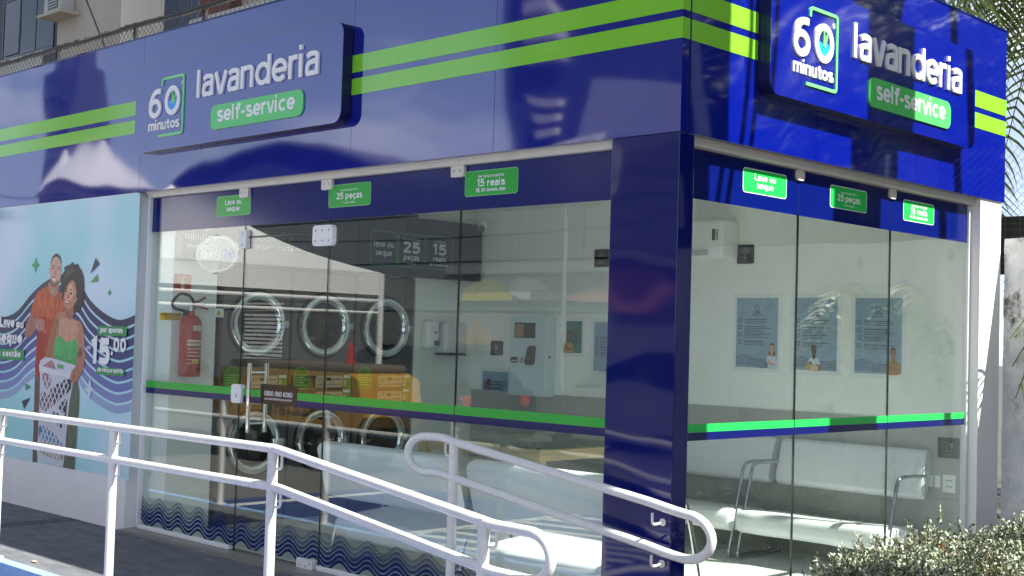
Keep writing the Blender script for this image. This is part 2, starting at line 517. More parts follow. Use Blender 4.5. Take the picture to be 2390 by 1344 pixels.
pm('floor_tile', (0.84, 0.85, 0.83), rough=0.18, ior=1.5, var=0.1, vscale=3)
pm('grout', (0.33, 0.33, 0.32), rough=0.8)
pm('granite', (0.33, 0.31, 0.28), rough=0.35, var=0.6, vscale=160, bump=0.1, bscale=150)
pm('screed', (0.145, 0.152, 0.168), rough=0.75, var=0.38, vscale=4.5, bump=0.25, bscale=70, stretch=(1.0, 2.2, 1))
pm('kerb_blue', (0.26, 0.44, 0.74), rough=0.6, var=0.15, vscale=8, bump=0.15, bscale=60)
pm('paint_blue', (0.015, 0.045, 0.20), rough=0.55, var=0.25, vscale=5, bump=0.15, bscale=80)
pm('asphalt', (0.085, 0.082, 0.078), rough=0.9, var=0.3, vscale=3, bump=0.5, bscale=120)
pm('paving', (0.135, 0.132, 0.125), rough=0.85, var=0.25, vscale=1.2, bump=0.3, bscale=60)
pm('paint_white', (0.75, 0.75, 0.73), rough=0.6, var=0.2, vscale=9)
pm('glass_edge', (0.012, 0.018, 0.016), rough=0.2)
pm('film_navy', (0.002, 0.008, 0.125), rough=0.14, ior=1.5, wave=0.02)
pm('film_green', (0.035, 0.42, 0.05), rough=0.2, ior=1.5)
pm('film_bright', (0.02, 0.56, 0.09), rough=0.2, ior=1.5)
pm('film_navy_strip', (0.003, 0.006, 0.10), rough=0.15, ior=1.5)
pm('print_white', (0.80, 0.80, 0.80), rough=0.4)
pm('rubber_black', (0.012, 0.012, 0.013), rough=0.5)
pm('gloss_black', (0.010, 0.011, 0.012), rough=0.08, ior=1.5)
pm('chrome', (0.82, 0.84, 0.86), rough=0.06, metal=1.0)
pm('bench_chrome', (0.52, 0.54, 0.57), rough=0.08, metal=1.0)
pm('steel', (0.60, 0.61, 0.62), rough=0.22, metal=1.0, var=0.1, vscale=20)
pm('machine_grey', (0.11, 0.11, 0.112), rough=0.4, metal=0.3)
pm('board_slate', (0.040, 0.052, 0.085), rough=0.35)
pm('vinyl_white', (0.80, 0.82, 0.84), rough=0.32, ior=1.5, var=0.04, vscale=5, bump=0.05, bscale=14)
pm('plastic_white', (0.86, 0.87, 0.86), rough=0.3)
pm('kiosk_grey', (0.58, 0.70, 0.73), rough=0.3)
pm('red_paint', (0.42, 0.022, 0.016), rough=0.25, coat=0.3)
pm('red_sign', (0.46, 0.025, 0.02), rough=0.4)
pm('yellow_tag', (0.72, 0.55, 0.06), rough=0.5)
pm('dark_film', (0.05, 0.028, 0.024), rough=0.2)
pm('wood_pale', (0.56, 0.44, 0.27), rough=0.5, var=0.2, vscale=10, stretch=(1, 1, 12))
pm('plate_black', (0.016, 0.018, 0.018), rough=0.3)
pm('icon_grey', (0.10, 0.11, 0.11), rough=0.4)
pm('panel_beige', (0.52, 0.47, 0.36), rough=0.4)
glass_mat('shop_glass', (0.950, 0.982, 0.962), 0.052)
glass_mat('table_glass', (0.70, 0.86, 0.80), 0.06)
glass_mat('wave_film_1', (0.9, 0.95, 0.93), 0.04, film=0.97)
glass_mat('wave_film_2', (0.9, 0.95, 0.93), 0.04, film=0.80)
glass_mat('wave_film_3', (0.9, 0.95, 0.93), 0.04, film=0.55)
glass_mat('wave_film_4', (0.9, 0.95, 0.93), 0.04, film=0.32)

RG = 0.09   # glass recess

# ------------------------------------------------------------------ ground, landing and ramp
g = MB()
g.box(-160, -120, -0.6, 160, 160, -0.204)
o = g.build('street', 'asphalt'); o['kind'] = 'structure'
g = MB(); g.box(-60, -30, -0.3, 20, -1.62, -0.200)
o = g.build('pavement', 'paving'); o['kind'] = 'structure'
g = MB(); g.box(-10.0, -1.17, -0.3, -1.46, 0.0, -0.02)
o = g.build('landing', 'screed'); o['kind'] = 'structure'
g = MB()
g.add([(-1.46, -1.17, -0.30), (0.10, -1.17, -0.30), (0.10, 0.0, -0.30), (-1.46, 0.0, -0.30), (-1.46, -1.17, -0.02), (0.10, -1.17, -0.196), (0.10, 0.0, -0.196), (-1.46, 0.0, -0.02)],
      [(3, 2, 1, 0), (4, 5, 6, 7), (0, 1, 5, 4), (1, 2, 6, 5), (2, 3, 7, 6), (3, 0, 4, 7)])
o = g.build('access_ramp', 'screed'); o['kind'] = 'structure'
g = MB(); g.box(-10.0, -1.25, -0.3, -1.46, -1.172, -0.016)
g.add([(-1.46, -1.25, -0.30), (0.10, -1.25, -0.30), (0.10, -1.172, -0.30), (-1.46, -1.172, -0.30), (-1.46, -1.25, -0.016), (0.10, -1.25, -0.192), (0.10, -1.172, -0.192), (-1.46, -1.172, -0.016)],
      [(3, 2, 1, 0), (4, 5, 6, 7), (0, 1, 5, 4), (1, 2, 6, 5), (2, 3, 7, 6), (3, 0, 4, 7)])
o = g.build('kerb', 'kerb_blue'); o['kind'] = 'structure'
g = MB(); g.box(-7.2, -4.4, -0.3, 0.6, -1.26, -0.192)
o = g.build('parking_bay_paint', 'paint_blue'); o['kind'] = 'structure'
g = MB()
for k in range(4):
    x = -6.9 + k * 2.3
    g.box(x, -4.3, -0.192, x + 0.12, -1.32, -0.188)
for k in range(9):
    y = -1.5 - k * 0.32
    g.add([(-4.5, y, -0.188), (-2.4, y - 0.5, -0.188), (-2.4, y - 0.62, -0.188), (-4.5, y - 0.12, -0.188)], [(0, 1, 2, 3)])
o = g.build('road_marking', 'paint_white'); o['kind'] = 'structure'
# tactile dots on the landing
g = MB()
for i in range(24):
    for j in range(3):
        x, y = -5.62 - j * 0.075, -0.62 + i * 0.0275
        for r0, z0 in ((0.011, -0.02), ):
            k = len(g.v)
            g.v += [Vector((x + 0.011 * math.cos(a * math.pi / 3), y + 0.011 * math.sin(a * math.pi / 3), -0.020)) for a in range(6)]
            g.v += [Vector((x + 0.007 * math.cos(a * math.pi / 3), y + 0.007 * math.sin(a * math.pi / 3), -0.014)) for a in range(6)]
            g.f += [(k + a, k + (a + 1) % 6, k + 6 + (a + 1) % 6, k + 6 + a) for a in range(6)] + [tuple(k + 6 + a for a in range(6))]
o = g.build('tactile_strip', pm('tactile_dark', (0.06, 0.06, 0.07), rough=0.7)); o['kind'] = 'structure'
pm('leaf_dry', (0.50, 0.44, 0.26), rough=0.8)
LF = MB(); lx, ly = -4.16, -1.085
LF.add([(lx, ly, -0.012), (lx + 0.03, ly + 0.012, -0.006), (lx + 0.075, ly + 0.006, -0.012), (lx + 0.035, ly - 0.014, -0.010), (lx + 0.04, ly, -0.016)], [(0, 1, 4), (1, 2, 4), (2, 3, 4), (3, 0, 4)])
tag(LF.build('dry_leaf', 'leaf_dry', None), 'small pale dry leaf on the sunlit edge of the landing', 'leaf')
# granite sill under the glass
g = MB(); g.box(-4.97, -0.045, -0.12, -0.42, 0.16, 0.0)
g.box(0.0, 0.12, -0.12, 0.02, 3.24, 0.0)
o = g.build('granite_threshold', 'granite'); o['kind'] = 'structure'

# ------------------------------------------------------------------ the shop
shop = thing('laundry_shop', 'single storey corner laundry shop clad in glossy navy panels with green stripes and glass walls', 'shop')
ZB, ZT = 2.464, 3.611
for (x0, x1) in ((-9.0, -6.24), (-6.24, -4.95), (-4.95, -2.475), (-2.475, -1.25), (-1.25, 0.0)):
    m = MB(); m.box(x0 + 0.0015, 0.0, ZB, x1 - (0.0015 if x1 < 0 else 0.0), 0.055, ZT)
    m.build('fascia_panel', 'navy_panel', shop)
for (y0, y1) in ((0.056, 1.20), (1.20, 2.32), (2.32, 3.19), (3.19, 3.57)):
    m = MB(); m.box(-0.055, y0 + 0.0015, ZB, 0.0, y1 - 0.0015, ZT)
    m.build('fascia_panel', 'navy_panel', shop)
for (z0, z1) in ((2.908, 3.007), (3.044, 3.150)):
    for (x0, x1) in ((-9.0, -4.90), (-2.56, 0.0025)):
        m = MB(); m.fbox(FA, x0, z0, x1, z1, 0.0, 0.0025); m.build('green_stripe', 'stripe_green', shop)
    for (y0, y1) in ((0.0, 0.70), (3.085, 3.573)):
        m = MB(); m.fbox(FB, y0, z0, y1, z1, 0.0, 0.0025); m.build('green_stripe', 'stripe_green', shop)
m = MB(); m.box(-8.99, 0.0553, ZB + 0.001, -0.06, 0.0590, ZT - 0.001); m.box(-0.059, 0.062, ZB + 0.001, -0.0553, 3.565, ZT - 0.001); m.build('backing_frame', 'joint_dark', shop)
# corner trim, soffits, capping
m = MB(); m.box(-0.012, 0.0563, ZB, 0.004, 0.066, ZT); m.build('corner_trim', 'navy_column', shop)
m = MB(); m.box(-9.0, 0.057, 2.475, -0.057, 0.20, 2.50); m.box(-0.20, 0.20, 2.475, -0.057, 3.56, 2.50)
m.build('soffit', pm('soffit_dark', (0.05, 0.05, 0.06), rough=0.6), shop)
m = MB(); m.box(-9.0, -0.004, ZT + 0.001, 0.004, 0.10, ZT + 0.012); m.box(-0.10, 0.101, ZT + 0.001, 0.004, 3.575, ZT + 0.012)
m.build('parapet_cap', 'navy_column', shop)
m = MB(); m.box(-9.0, 0.0595, 2.62, -0.0595, 3.50, 2.80); m.box(-9.0, 0.10, 2.80, -8.9, 3.4, 3.5); m.build('roof', 'ceiling_white', shop)
m = MB(); m.box(-9.0, 3.42, 2.80, -0.1, 3.52, 3.60); m.build('parapet_wall', 'wall_white', shop)
# walls
m = MB(); m.box(-9.0, 0.0, -0.05, -4.975, 0.16, 2.463); m.build('front_wall', 'wall_white', shop)
m = MB(); m.box(-4.974, 0.10, 0.0, -4.92, 0.16, 2.463); m.build('door_jamb', 'wall_white', shop)
m = MB(); m.box(-4.92, 3.22, -0.2, -0.09, 3.40, 2.619); m.build('back_wall', 'room_white', shop)
m = MB(); m.box(-0.09, 3.236, -0.2, -0.012, 3.545, 2.4635); m.box(-5.9, 3.401, -0.2, -0.0901, 3.50, 2.5); m.build('side_pillar', 'pillar_white', shop)
for (y0, y1) in ((0.161, 0.535), (2.52, 3.219)):
    m = MB(); m.box(-4.92, y0, 0.0, -4.70, y1, 2.619); m.build('partition_wall', 'room_white', shop)
m = MB(); m.box(-5.6, 0.2, 0.0, -5.5, 3.2, 2.619); m.build('inner_wall', 'room_white', shop)
m = MB(); m.box(-4.92, 0.161, -0.2, -0.05, 3.22, -0.002); m.build('floor', 'grout', shop)
tile_me = None
for i in range(8):
    for j in range(6):
        x0, y0 = -4.70 + i * 0.59, 0.165 + j * 0.51
        x1, y1 = min(x0 + 0.587, -0.095), min(y0 + 0.507, 3.219)
        if x1 - x0 < 0.05: continue
        if tile_me is not None and abs(x1 - x0 - 0.587) < 1e-6 and abs(y1 - y0 - 0.507) < 1e-6:
            q = bpy.data.objects.new('floor_tile', tile_me); COL.objects.link(q); q.parent = shop; q.location = (x0 + 4.70, y0 - 0.165, 0)
        else:
            m = MB(); m.box(x0, y0, -0.0015, x1, y1, 0.002)
            q = m.build('floor_tile', 'floor_tile', shop)
            if tile_me is None: tile_me = q.data
# grey dado of the room, in tiles
dado_me = None
for j in range(2):
    for i in range(8):
        x0, z0 = -4.695 + i * 0.576, 0.004 + j * 0.502
        if dado_me is None:
            m = MB(); m.box(x0, 3.2115, z0, x0 + 0.573, 3.2195, z0 + 0.499); q = m.build('dado_tile', pm('dado_grey', (0.40, 0.415, 0.385), rough=0.35, var=0.06, vscale=4), shop); dado_me = q.data; X0, Z0 = x0, z0
        else:
            q = bpy.data.objects.new('dado_tile', dado_me); COL.objects.link(q); q.parent = shop; q.location = (x0 - X0, 0, z0 - Z0)
# corner column
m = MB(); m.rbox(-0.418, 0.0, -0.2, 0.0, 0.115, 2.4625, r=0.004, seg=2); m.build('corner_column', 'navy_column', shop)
# head rails and bottom channels
m = MB(); m.rbox(-4.919, 0.055, 2.424, -0.42, 0.125, 2.474, r=0.006, seg=2); m.rbox(-4.918, 0.04, 2.452, -0.421, 0.0545, 2.474, r=0.003, seg=1); m.build('head_rail', 'cream_alu', shop)
m = MB(); m.rbox(-0.125, 0.117, 2.420, -0.045, 3.235, 2.474, r=0.006, seg=2); m.build('head_rail', 'cream_alu', shop)
m = MB(); m.rbox(-4.918, 0.075, 0.0005, -3.735, 0.115, 0.032, r=0.004, seg=1); m.build('bottom_channel', 'white_alu', shop)
m = MB(); m.rbox(-2.775, 0.075, 0.0005, -0.42, 0.115, 0.032, r=0.004, seg=1); m.build('bottom_channel', 'white_alu', shop)
m = MB(); m.rbox(-0.115, 0.117, 0.0005, -0.075, 3.235, 0.032, r=0.004, seg=1); m.build('bottom_channel', 'white_alu', shop)
m = MB(); m.rbox(-4.917, 0.06, 0.033, -4.895, 0.0995, 2.42, r=0.003, seg=1); m.build('wall_channel', 'white_alu', shop)
m = MB(); m.rbox(-0.112, 3.208, 0.033, -0.072, 3.235, 2.42, r=0.004, seg=1); m.build('wall_channel', 'white_alu', shop)

def pane_a(x0, x1, z0, z1, name='glass_pane'):
    m = MB(); m.box(x0 + 0.003, RG, z0, x1 - 0.003, RG + 0.008, z1)
    p = m.build(name, 'shop_glass', shop)
    return p
def edge(parent, a, b, c, d, e, f):
    m = MB(); m.box(a, b, c, d, e, f); m.build('glass_edge', 'glass_edge', parent)
pA = [pane_a(-4.895, -3.695, 0.032, 2.424), pane_a(-3.695, -2.770, 2.10, 2.424), pane_a(-2.770, -1.585, 0.032, 2.424), pane_a(-1.585, -0.42, 0.032, 2.424)]
door = pane_a(-3.690, -2.775, 0.015, 2.088, 'glass_door')
for (x, z0, z1) in ((-3.6945, 0.0, 2.42), (-2.7725, 0.0, 2.42), (-1.585, 0.03, 2.42)):
    edge(pA[2], x - 0.0028, RG - 0.0015, z0, x + 0.0028, RG + 0.0095, z1)
edge(door, -3.69, RG - 0.001, 2.0885, -2.776, RG + 0.009, 2.0985)
pB = []
for (y0, y1) in ((0.118, 1.185), (1.185, 2.200), (2.200, 3.210)):
    m = MB(); m.box(-RG - 0.008, y0 + 0.003, 0.032, -RG, y1 - 0.003, 2.42)
    pB.append(m.build('glass_pane', 'shop_glass', shop))
for y in (1.185, 2.200):
    edge(pB[1], -RG - 0.0095, y - 0.0028, 0.03, -RG + 0.0015, y + 0.0028, 2.42)
# clamps of the glass
def clamp(parent, fr, s, t, w_, h_, d=RG, name='glass_clamp', screws=((-.25, 0), (.25, 0)), mat='white_alu', out=0.022, rad=.2):
    m = MB(); m.poly(fr, rrect(s - w_ / 2, t - h_ / 2, s + w_ / 2, t + h_ / 2, min(w_, h_) * rad), -d - 0.012, -d + out)
    c = m.build(name, mat, shop)
    if not screws: return
    m = MB()
    for (a, b) in screws:
        m.disc(fr, s + a * w_, t + b * h_, 0.007, -d + 0.0225, 12, -d + 0.0235)
    m.build('screw', pm('screw_grey', (0.34, 0.34, 0.33), rough=0.4), c)
for x in (-3.695, -2.79, -1.60):
    clamp(pA[2], FA, x, 2.395, 0.105, 0.070, mat='cream_alu')
for y in (1.18, 2.20):
    clamp(pB[1], FB, y, 2.392, 0.075, 0.062, mat='cream_alu', screws=(), out=0.014, rad=.35)
clamp(door, FA, -3.69, 2.08, 0.085, 0.125, name='top_hinge', screws=((0, .3), (0, -.3)))
clamp(door, FA, -2.815, 2.075, 0.20, 0.13, name='corner_hinge', screws=((-.34, .25), (0, .25), (.34, .25), (-.34, -.25), (0, -.25), (.34, -.25)))
clamp(door, FA, -2.885, 0.028, 0.16, 0.065, name='bottom_hinge', screws=((-.3, -.2), (.1, -.2), (.35, .1)))
clamp(door, FA, -3.70, 1.045, 0.115, 0.125, name='lock', screws=((.05, -.15), (.05, -.05)))
m = MB()
for x, y in ((-3.495, 0.032), (-3.495, 0.165)):
    m.tube([(x, y, 0.80), (x, y, 1.255)], 0.0145, 14)
for z in (0.86, 1.195):
    m.tube([(-3.495, 0.032, z), (-3.495, 0.165, z)], 0.008, 10)
m.build('pull_handle', 'chrome', door, smooth=True)

# films on the glass
ZF = 2.173
for (x0, x1, pa) in ((-4.895, -3.698, pA[0]), (-3.692, -2.773, pA[1]), (-2.767, -1.588, pA[2]), (-1.582, -0.42, pA[3])):
    m = MB(); m.fbox(FA, x0, ZF, x1, 2.423, -RG + 0.0004, -RG + 0.0012); m.build('film_band', 'film_navy', pa)
for (y0, y1, pa) in ((0.118, 1.181, pB[0]), (1.189, 2.196, pB[1]), (2.204, 3.207, pB[2])):
    m = MB(); m.fbox(FB, y0, ZF, y1, 2.419, -RG + 0.0004, -RG + 0.0012); m.build('film_band', 'film_navy', pa)
for (x0, x1, pa) in ((-4.895, -3.698, pA[0]), (-3.687, -2.778, door), (-2.767, -1.588, pA[2]), (-1.582, -0.42, pA[3])):
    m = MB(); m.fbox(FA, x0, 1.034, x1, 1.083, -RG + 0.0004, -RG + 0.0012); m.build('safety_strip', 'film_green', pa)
    m = MB(); m.fbox(FA, x0, 0.992, x1, 1.0335, -RG + 0.0004, -RG + 0.0012); m.build('safety_strip', 'film_navy_strip', pa)
for (y0, y1, pa) in ((0.118, 1.181, pB[0]), (1.189, 2.196, pB[1]), (2.204, 3.207, pB[2])):
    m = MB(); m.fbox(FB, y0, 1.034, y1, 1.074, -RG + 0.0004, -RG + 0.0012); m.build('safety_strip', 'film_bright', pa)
    m = MB(); m.fbox(FB, y0, 0.994, y1, 1.0335, -RG + 0.0004, -RG + 0.0012); m.build('safety_strip', 'film_navy_strip', pa)
# wave films at the foot of the glass
def waves(fr, s0, s1, pa, z_base):
    n = max(8, int((s1 - s0) / 0.018))
    for k in range(6):
        zc = z_base + 0.030 * k
        mat = ('wave_film_1', 'wave_film_1', 'wave_film_1', 'wave_film_2', 'wave_film_3', 'wave_film_4')[k]
        m = MB(); top, bot = [], []
        for i in range(n + 1):
            x = s0 + (s1 - s0) * i / n
            z = zc + 0.030 * math.sin(2 * math.pi * x / 0.262)
            top.append((x, max(0.034, z + 0.011))); bot.append((x, max(0.033, z - 0.011)))
        m.add([fr.at(a, b, -RG + 0.0008) for a, b in bot] + [fr.at(a, b, -RG + 0.0008) for a, b in top], [(i, i + 1, n + 2 + i, n + 1 + i) for i in range(n)])
        m.build('wave_film', mat, pa, fix=False)
for (x0, x1, pa) in ((-4.893, -3.698, pA[0]), (-3.687, -2.778, door), (-2.767, -1.588, pA[2]), (-1.582, -0.42, pA[3])):
    waves(FA, x0, x1, pa, 0.055)

# ------------------------------------------------------------------ raised shop signs
def logo(fr, s0, z0, d, sc, root, mats, depth):
    """60 minutos emblem: digits, clock with water, bracket frame, word"""
    k = sc
    W, B, G, U = mats
    m = MB()
    wt = 0.25; xh = 0.15
    for ch, x in (('6', 0.0), ('0', 0.215)):
        gl, ad = glyph(ch, wt)
        if ch == '0':
            gl = [arc(0.66, 0.7, 0.66 - wt / 2, 0.7 - wt / 2, 0, 360, 36)]
        if ch == '6':
            gl = [arc(.55, .46, .55 - wt / 2, .47 - wt / 2, 0, 360, 32), smooth_open([(1.00, 1.4 - wt * .62), (.80, 1.4 - wt * .56), (.48, 1.19), (.22, .86), (wt / 2, .46)])]
        for e, st in enumerate(gl):
            m.ribbon(fr, [(s0 + (x + p[0] * xh) * k, z0 + 0.232 + p[1] * xh) for p in st], wt * xh * (1 + k) / 2, d, d + depth + e * 0.0004)
    m.build('digits', W, root)
    cx, cz = s0 + (0.215 + 0.66 * xh) * k, z0 + 0.232 + 0.7 * xh
    m = MB()
    pts = arc(cx, cz, 0.058 * k, 0.064, 180, 360, 16)
    m.poly(fr, pts + [(cx + 0.03 * k, cz + 0.006), (cx, cz - 0.008), (cx - 0.03 * k, cz + 0.004)], d, d + depth * 0.5)
    m.build('water', U, root)
    m = MB()
    m.poly(fr, [(cx - 0.006 * k, cz - 0.02), (cx + 0.02 * k, cz - 0.02), (cx + 0.044 * k, cz + 0.055), (cx + 0.032 * k, cz + 0.062)], d, d + depth * 0.6)
    m.poly(fr, [(cx - 0.008 * k, cz - 0.018), (cx + 0.008 * k, cz - 0.018), (cx + 0.005 * k, cz + 0.085), (cx - 0.006 * k, cz + 0.085)], d, d + depth * 0.8)
    m.build('clock_hands', G, root)
    m = MB()
    x1 = s0 + 0.452 * k
    m.ribbon(fr, [(s0 + 0.17 * k, z0 + 0.455), (s0 + 0.17 * k, z0 + 0.478)] + arc(s0 + 0.195 * k, z0 + 0.478, 0.025 * k, 0.025, 180, 90, 6)[1:] + arc(x1 - 0.02 * k, z0 + 0.483, 0.02 * k, 0.02, 90, 0, 6) +
             arc(x1 - 0.02 * k, z0 + 0.118, 0.02 * k, 0.02, 0, -90, 6) + [(s0 + 0.135 * k, z0 + 0.098)], 0.017, d, d + depth * 0.8)
    m.build('bracket', G, root)
    m = MB(); write(m, fr, 'minutos', s0, z0 + 0.142, 0.053, 0.24, d, d + depth * 0.8, width=0.415 * k); m.build('minutos_lettering', W, root)
    m = MB(); m.ribbon(fr, arc(s0 + 0.425 * k, z0 + 0.452, 0.012, 0.013, 0, 360, 14), 0.003, d, d + 0.001); write(m, fr, 'R', s0 + 0.421 * k, z0 + 0.446, 0.009, 0.22, d + 0.0005); m.build('registered_mark', W, root)

def shop_sign(fr, s0, s1, label):
    root = thing('shop_sign', label, 'sign', fr.at((s0 + s1) / 2, 2.74, 0), 'raised box signs on the fascia')
    zl, zh = 2.735, 3.352; D = 0.08
    k = (s1 - s0) / 2.43
    m = MB(); m.poly(fr, rrect(s0, zl, s1, zh, 0.075, 8), D - 0.003, D); m.build('sign_face', 'navy_sign', root, smooth=True, ang=30)
    m = MB(); m.poly(fr, rrect(s0 + 0.001, zl + 0.001, s1 - 0.001, zh - 0.001, 0.074, 8), 0.0028, D - 0.0031); m.build('sign_edge', 'sign_side', root, smooth=True, ang=30)
    logo(fr, s0 + 0.205 * k, zl, D, k, root, ('sign_white', 'navy_sign', 'frame_green', 'water_blue'), 0.010)
    m = MB(); write(m, fr, 'lavanderia', s0 + 0.835 * k, zl + 0.318, 0.148, 0.19, D, D + 0.012, width=1.375 * k); m.build('lavanderia_lettering', 'sign_white', root)
    m = MB(); m.poly(fr, rrect(s0 + 1.02 * k, zl + 0.077, s0 + 2.06 * k, zl + 0.243, 0.055, 8), D, D + 0.010); m.build('green_pill', 'pill_green', root)
    m = MB(); write(m, fr, 'self-service', s0 + 1.105 * k, zl + 0.125, 0.078, 0.23, D + 0.0102, D + 0.0112, width=0.875 * k); m.build('self_service_lettering', 'sign_white', root)
    return root
shop_sign(FA, -4.905, -2.48, 'shaded navy shop sign above the glass door with white lettering and green pill')
shop_sign(FB, 0.625, 2.935, 'raised blue shop sign in sunlight on the side facade, crossed by a broad post shadow')

# ------------------------------------------------------------------ stickers on the glass
def sticker(fr, s0, t0, s1, t1, lines, label, mat):
    root = thing('glass_sticker', label, 'sticker', fr.at((s0 + s1) / 2, t0, -RG + 0.0015), 'green stickers on the film band')
    d = -RG + 0.0016
    m = MB(); m.poly(fr, rrect(s0 - 0.004, t0 - 0.004, s1 + 0.004, t1 + 0.004, 0.020), d, d + 0.0005); m.build('border', 'print_white' if mat == 'film_bright' else pm('pale_green', (0.25, 0.55, 0.25), rough=0.4), root)
    m = MB(); m.poly(fr, rrect(s0, t0, s1, t1, 0.017), d + 0.0005, d + 0.001); m.build('backing', mat, root)
    m = MB()
    for (t, z, xh, wt, wd) in lines:
        write(m, fr, t, (s0 + s1) / 2, t0 + z, xh, wt, d + 0.0012, width=wd, align='c')
    m.build('lettering', 'print_white', root)
L1 = [('Lave ou', 0.075, 0.026, .25, 0.20), ('seque', 0.030, 0.026, .25, 0.155)]
L2 = [('aproximadamente', 0.095, 0.0085, .2, 0.17), ('25 peças', 0.046, 0.029, .25, 0.25), ('(1 cesto medio)'.replace('(', '').replace(')', ''), 0.018, 0.008, .2, 0.12)]
L3 = [('de terça a quinta', 0.097, 0.012, .22, 0.20), ('15 reais', 0.048, 0.030, .25, 0.215), ('R$ 20 demais dias', 0.018, 0.015, .24, 0.23)]
for s0, s1, l, wd in ((-4.045, -3.64, L1, 'Lave ou seque green sticker over the door side panel of the front glass'), (-2.785, -2.38, L2, '25 peças green sticker right of the corner hinge on the front glass'), (-1.55, -1.145, L3, '15 reais green sticker on the shaded front glass near the corner column')):
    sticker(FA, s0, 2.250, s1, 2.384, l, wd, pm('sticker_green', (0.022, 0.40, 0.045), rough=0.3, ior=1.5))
for s0, s1, l, wd in ((0.655, 1.055, L1, 'sunlit Lave ou seque green sticker on the side glass'), (1.505, 1.905, L2, '25 peças green sticker half in shadow on the side glass'), (2.35, 2.74, L3, 'sunlit 15 reais green sticker at the far end of the side glass')):
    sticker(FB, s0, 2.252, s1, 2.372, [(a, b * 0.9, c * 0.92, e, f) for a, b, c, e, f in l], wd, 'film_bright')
root = thing('opening_sign', 'oval clear Aberto 24h sign hung inside the glass beside the door', 'sign', (-4.045, 0.11, 1.86))
d = -RG - 0.012
m = MB(); m.disc(FA, -4.045, 1.990, 0.272, d - 0.004, 40, d, ry=0.130); m.build('disc', glass_mat('sign_acrylic', (0.62, 0.66, 0.67), 0.05, film=0.0), root)
m = MB(); m.ribbon(FA, arc(-4.045, 1.990, 0.250, 0.116, 0, 360, 48), 0.009, d + 0.0006); m.build('ring', 'print_white', root)
m = MB(); write(m, FA, 'Aberto', -4.255, 1.955, 0.058, .3, d + 0.0008, width=0.27); m.build('lettering', 'print_white', root)
m = MB(); write(m, FA, '24h', -3.955, 1.962, 0.044, .26, d + 0.0008, width=0.13); m.build('hours_lettering', pm('neon_blue', (0.05, 0.16, 0.62), rough=0.4), root)
m = MB()
for a, b in ((-4.045, 2.122), (-4.045, 1.858)): m.fbox(FA, a - 0.03, b - 0.006, a + 0.03, b + 0.006, d - 0.002, d + 0.004)
for a in (-4.32, -3.77): m.fbox(FA, a - 0.005, 1.975, a + 0.005, 2.005, d - 0.002, d + 0.004)
m.build('tab', 'plate_black', root)
root = thing('phone_plate', 'brown phone number plate 0800 060 6060 stuck on the glass door beside the handle', 'sign', (-3.24, 0.088, 0.99))
d = -RG + 0.0015
m = MB(); m.poly(FA, rrect(-3.445, 0.992, -3.045, 1.122, 0.016), d, d + 0.0008); m.build('backing', 'dark_film', root)
m = MB(); m.ribbon(FA, rrect(-3.437, 1.0, -3.053, 1.114, 0.014) + [rrect(-3.437, 1.0, -3.053, 1.114, 0.014)[0]], 0.004, d + 0.001); m.build('border', 'plate_black', root)
m = MB(); write(m, FA, '0800 060 6060', -3.245, 1.048, 0.0225, .22, d + 0.0012, width=0.31, align='c'); write(m, FA, 'lavanderia60minutos.com.br', -3.245, 1.022, 0.011, .18, d + 0.0012, width=0.30, align='c'); m.build('lettering', 'print_white', root)

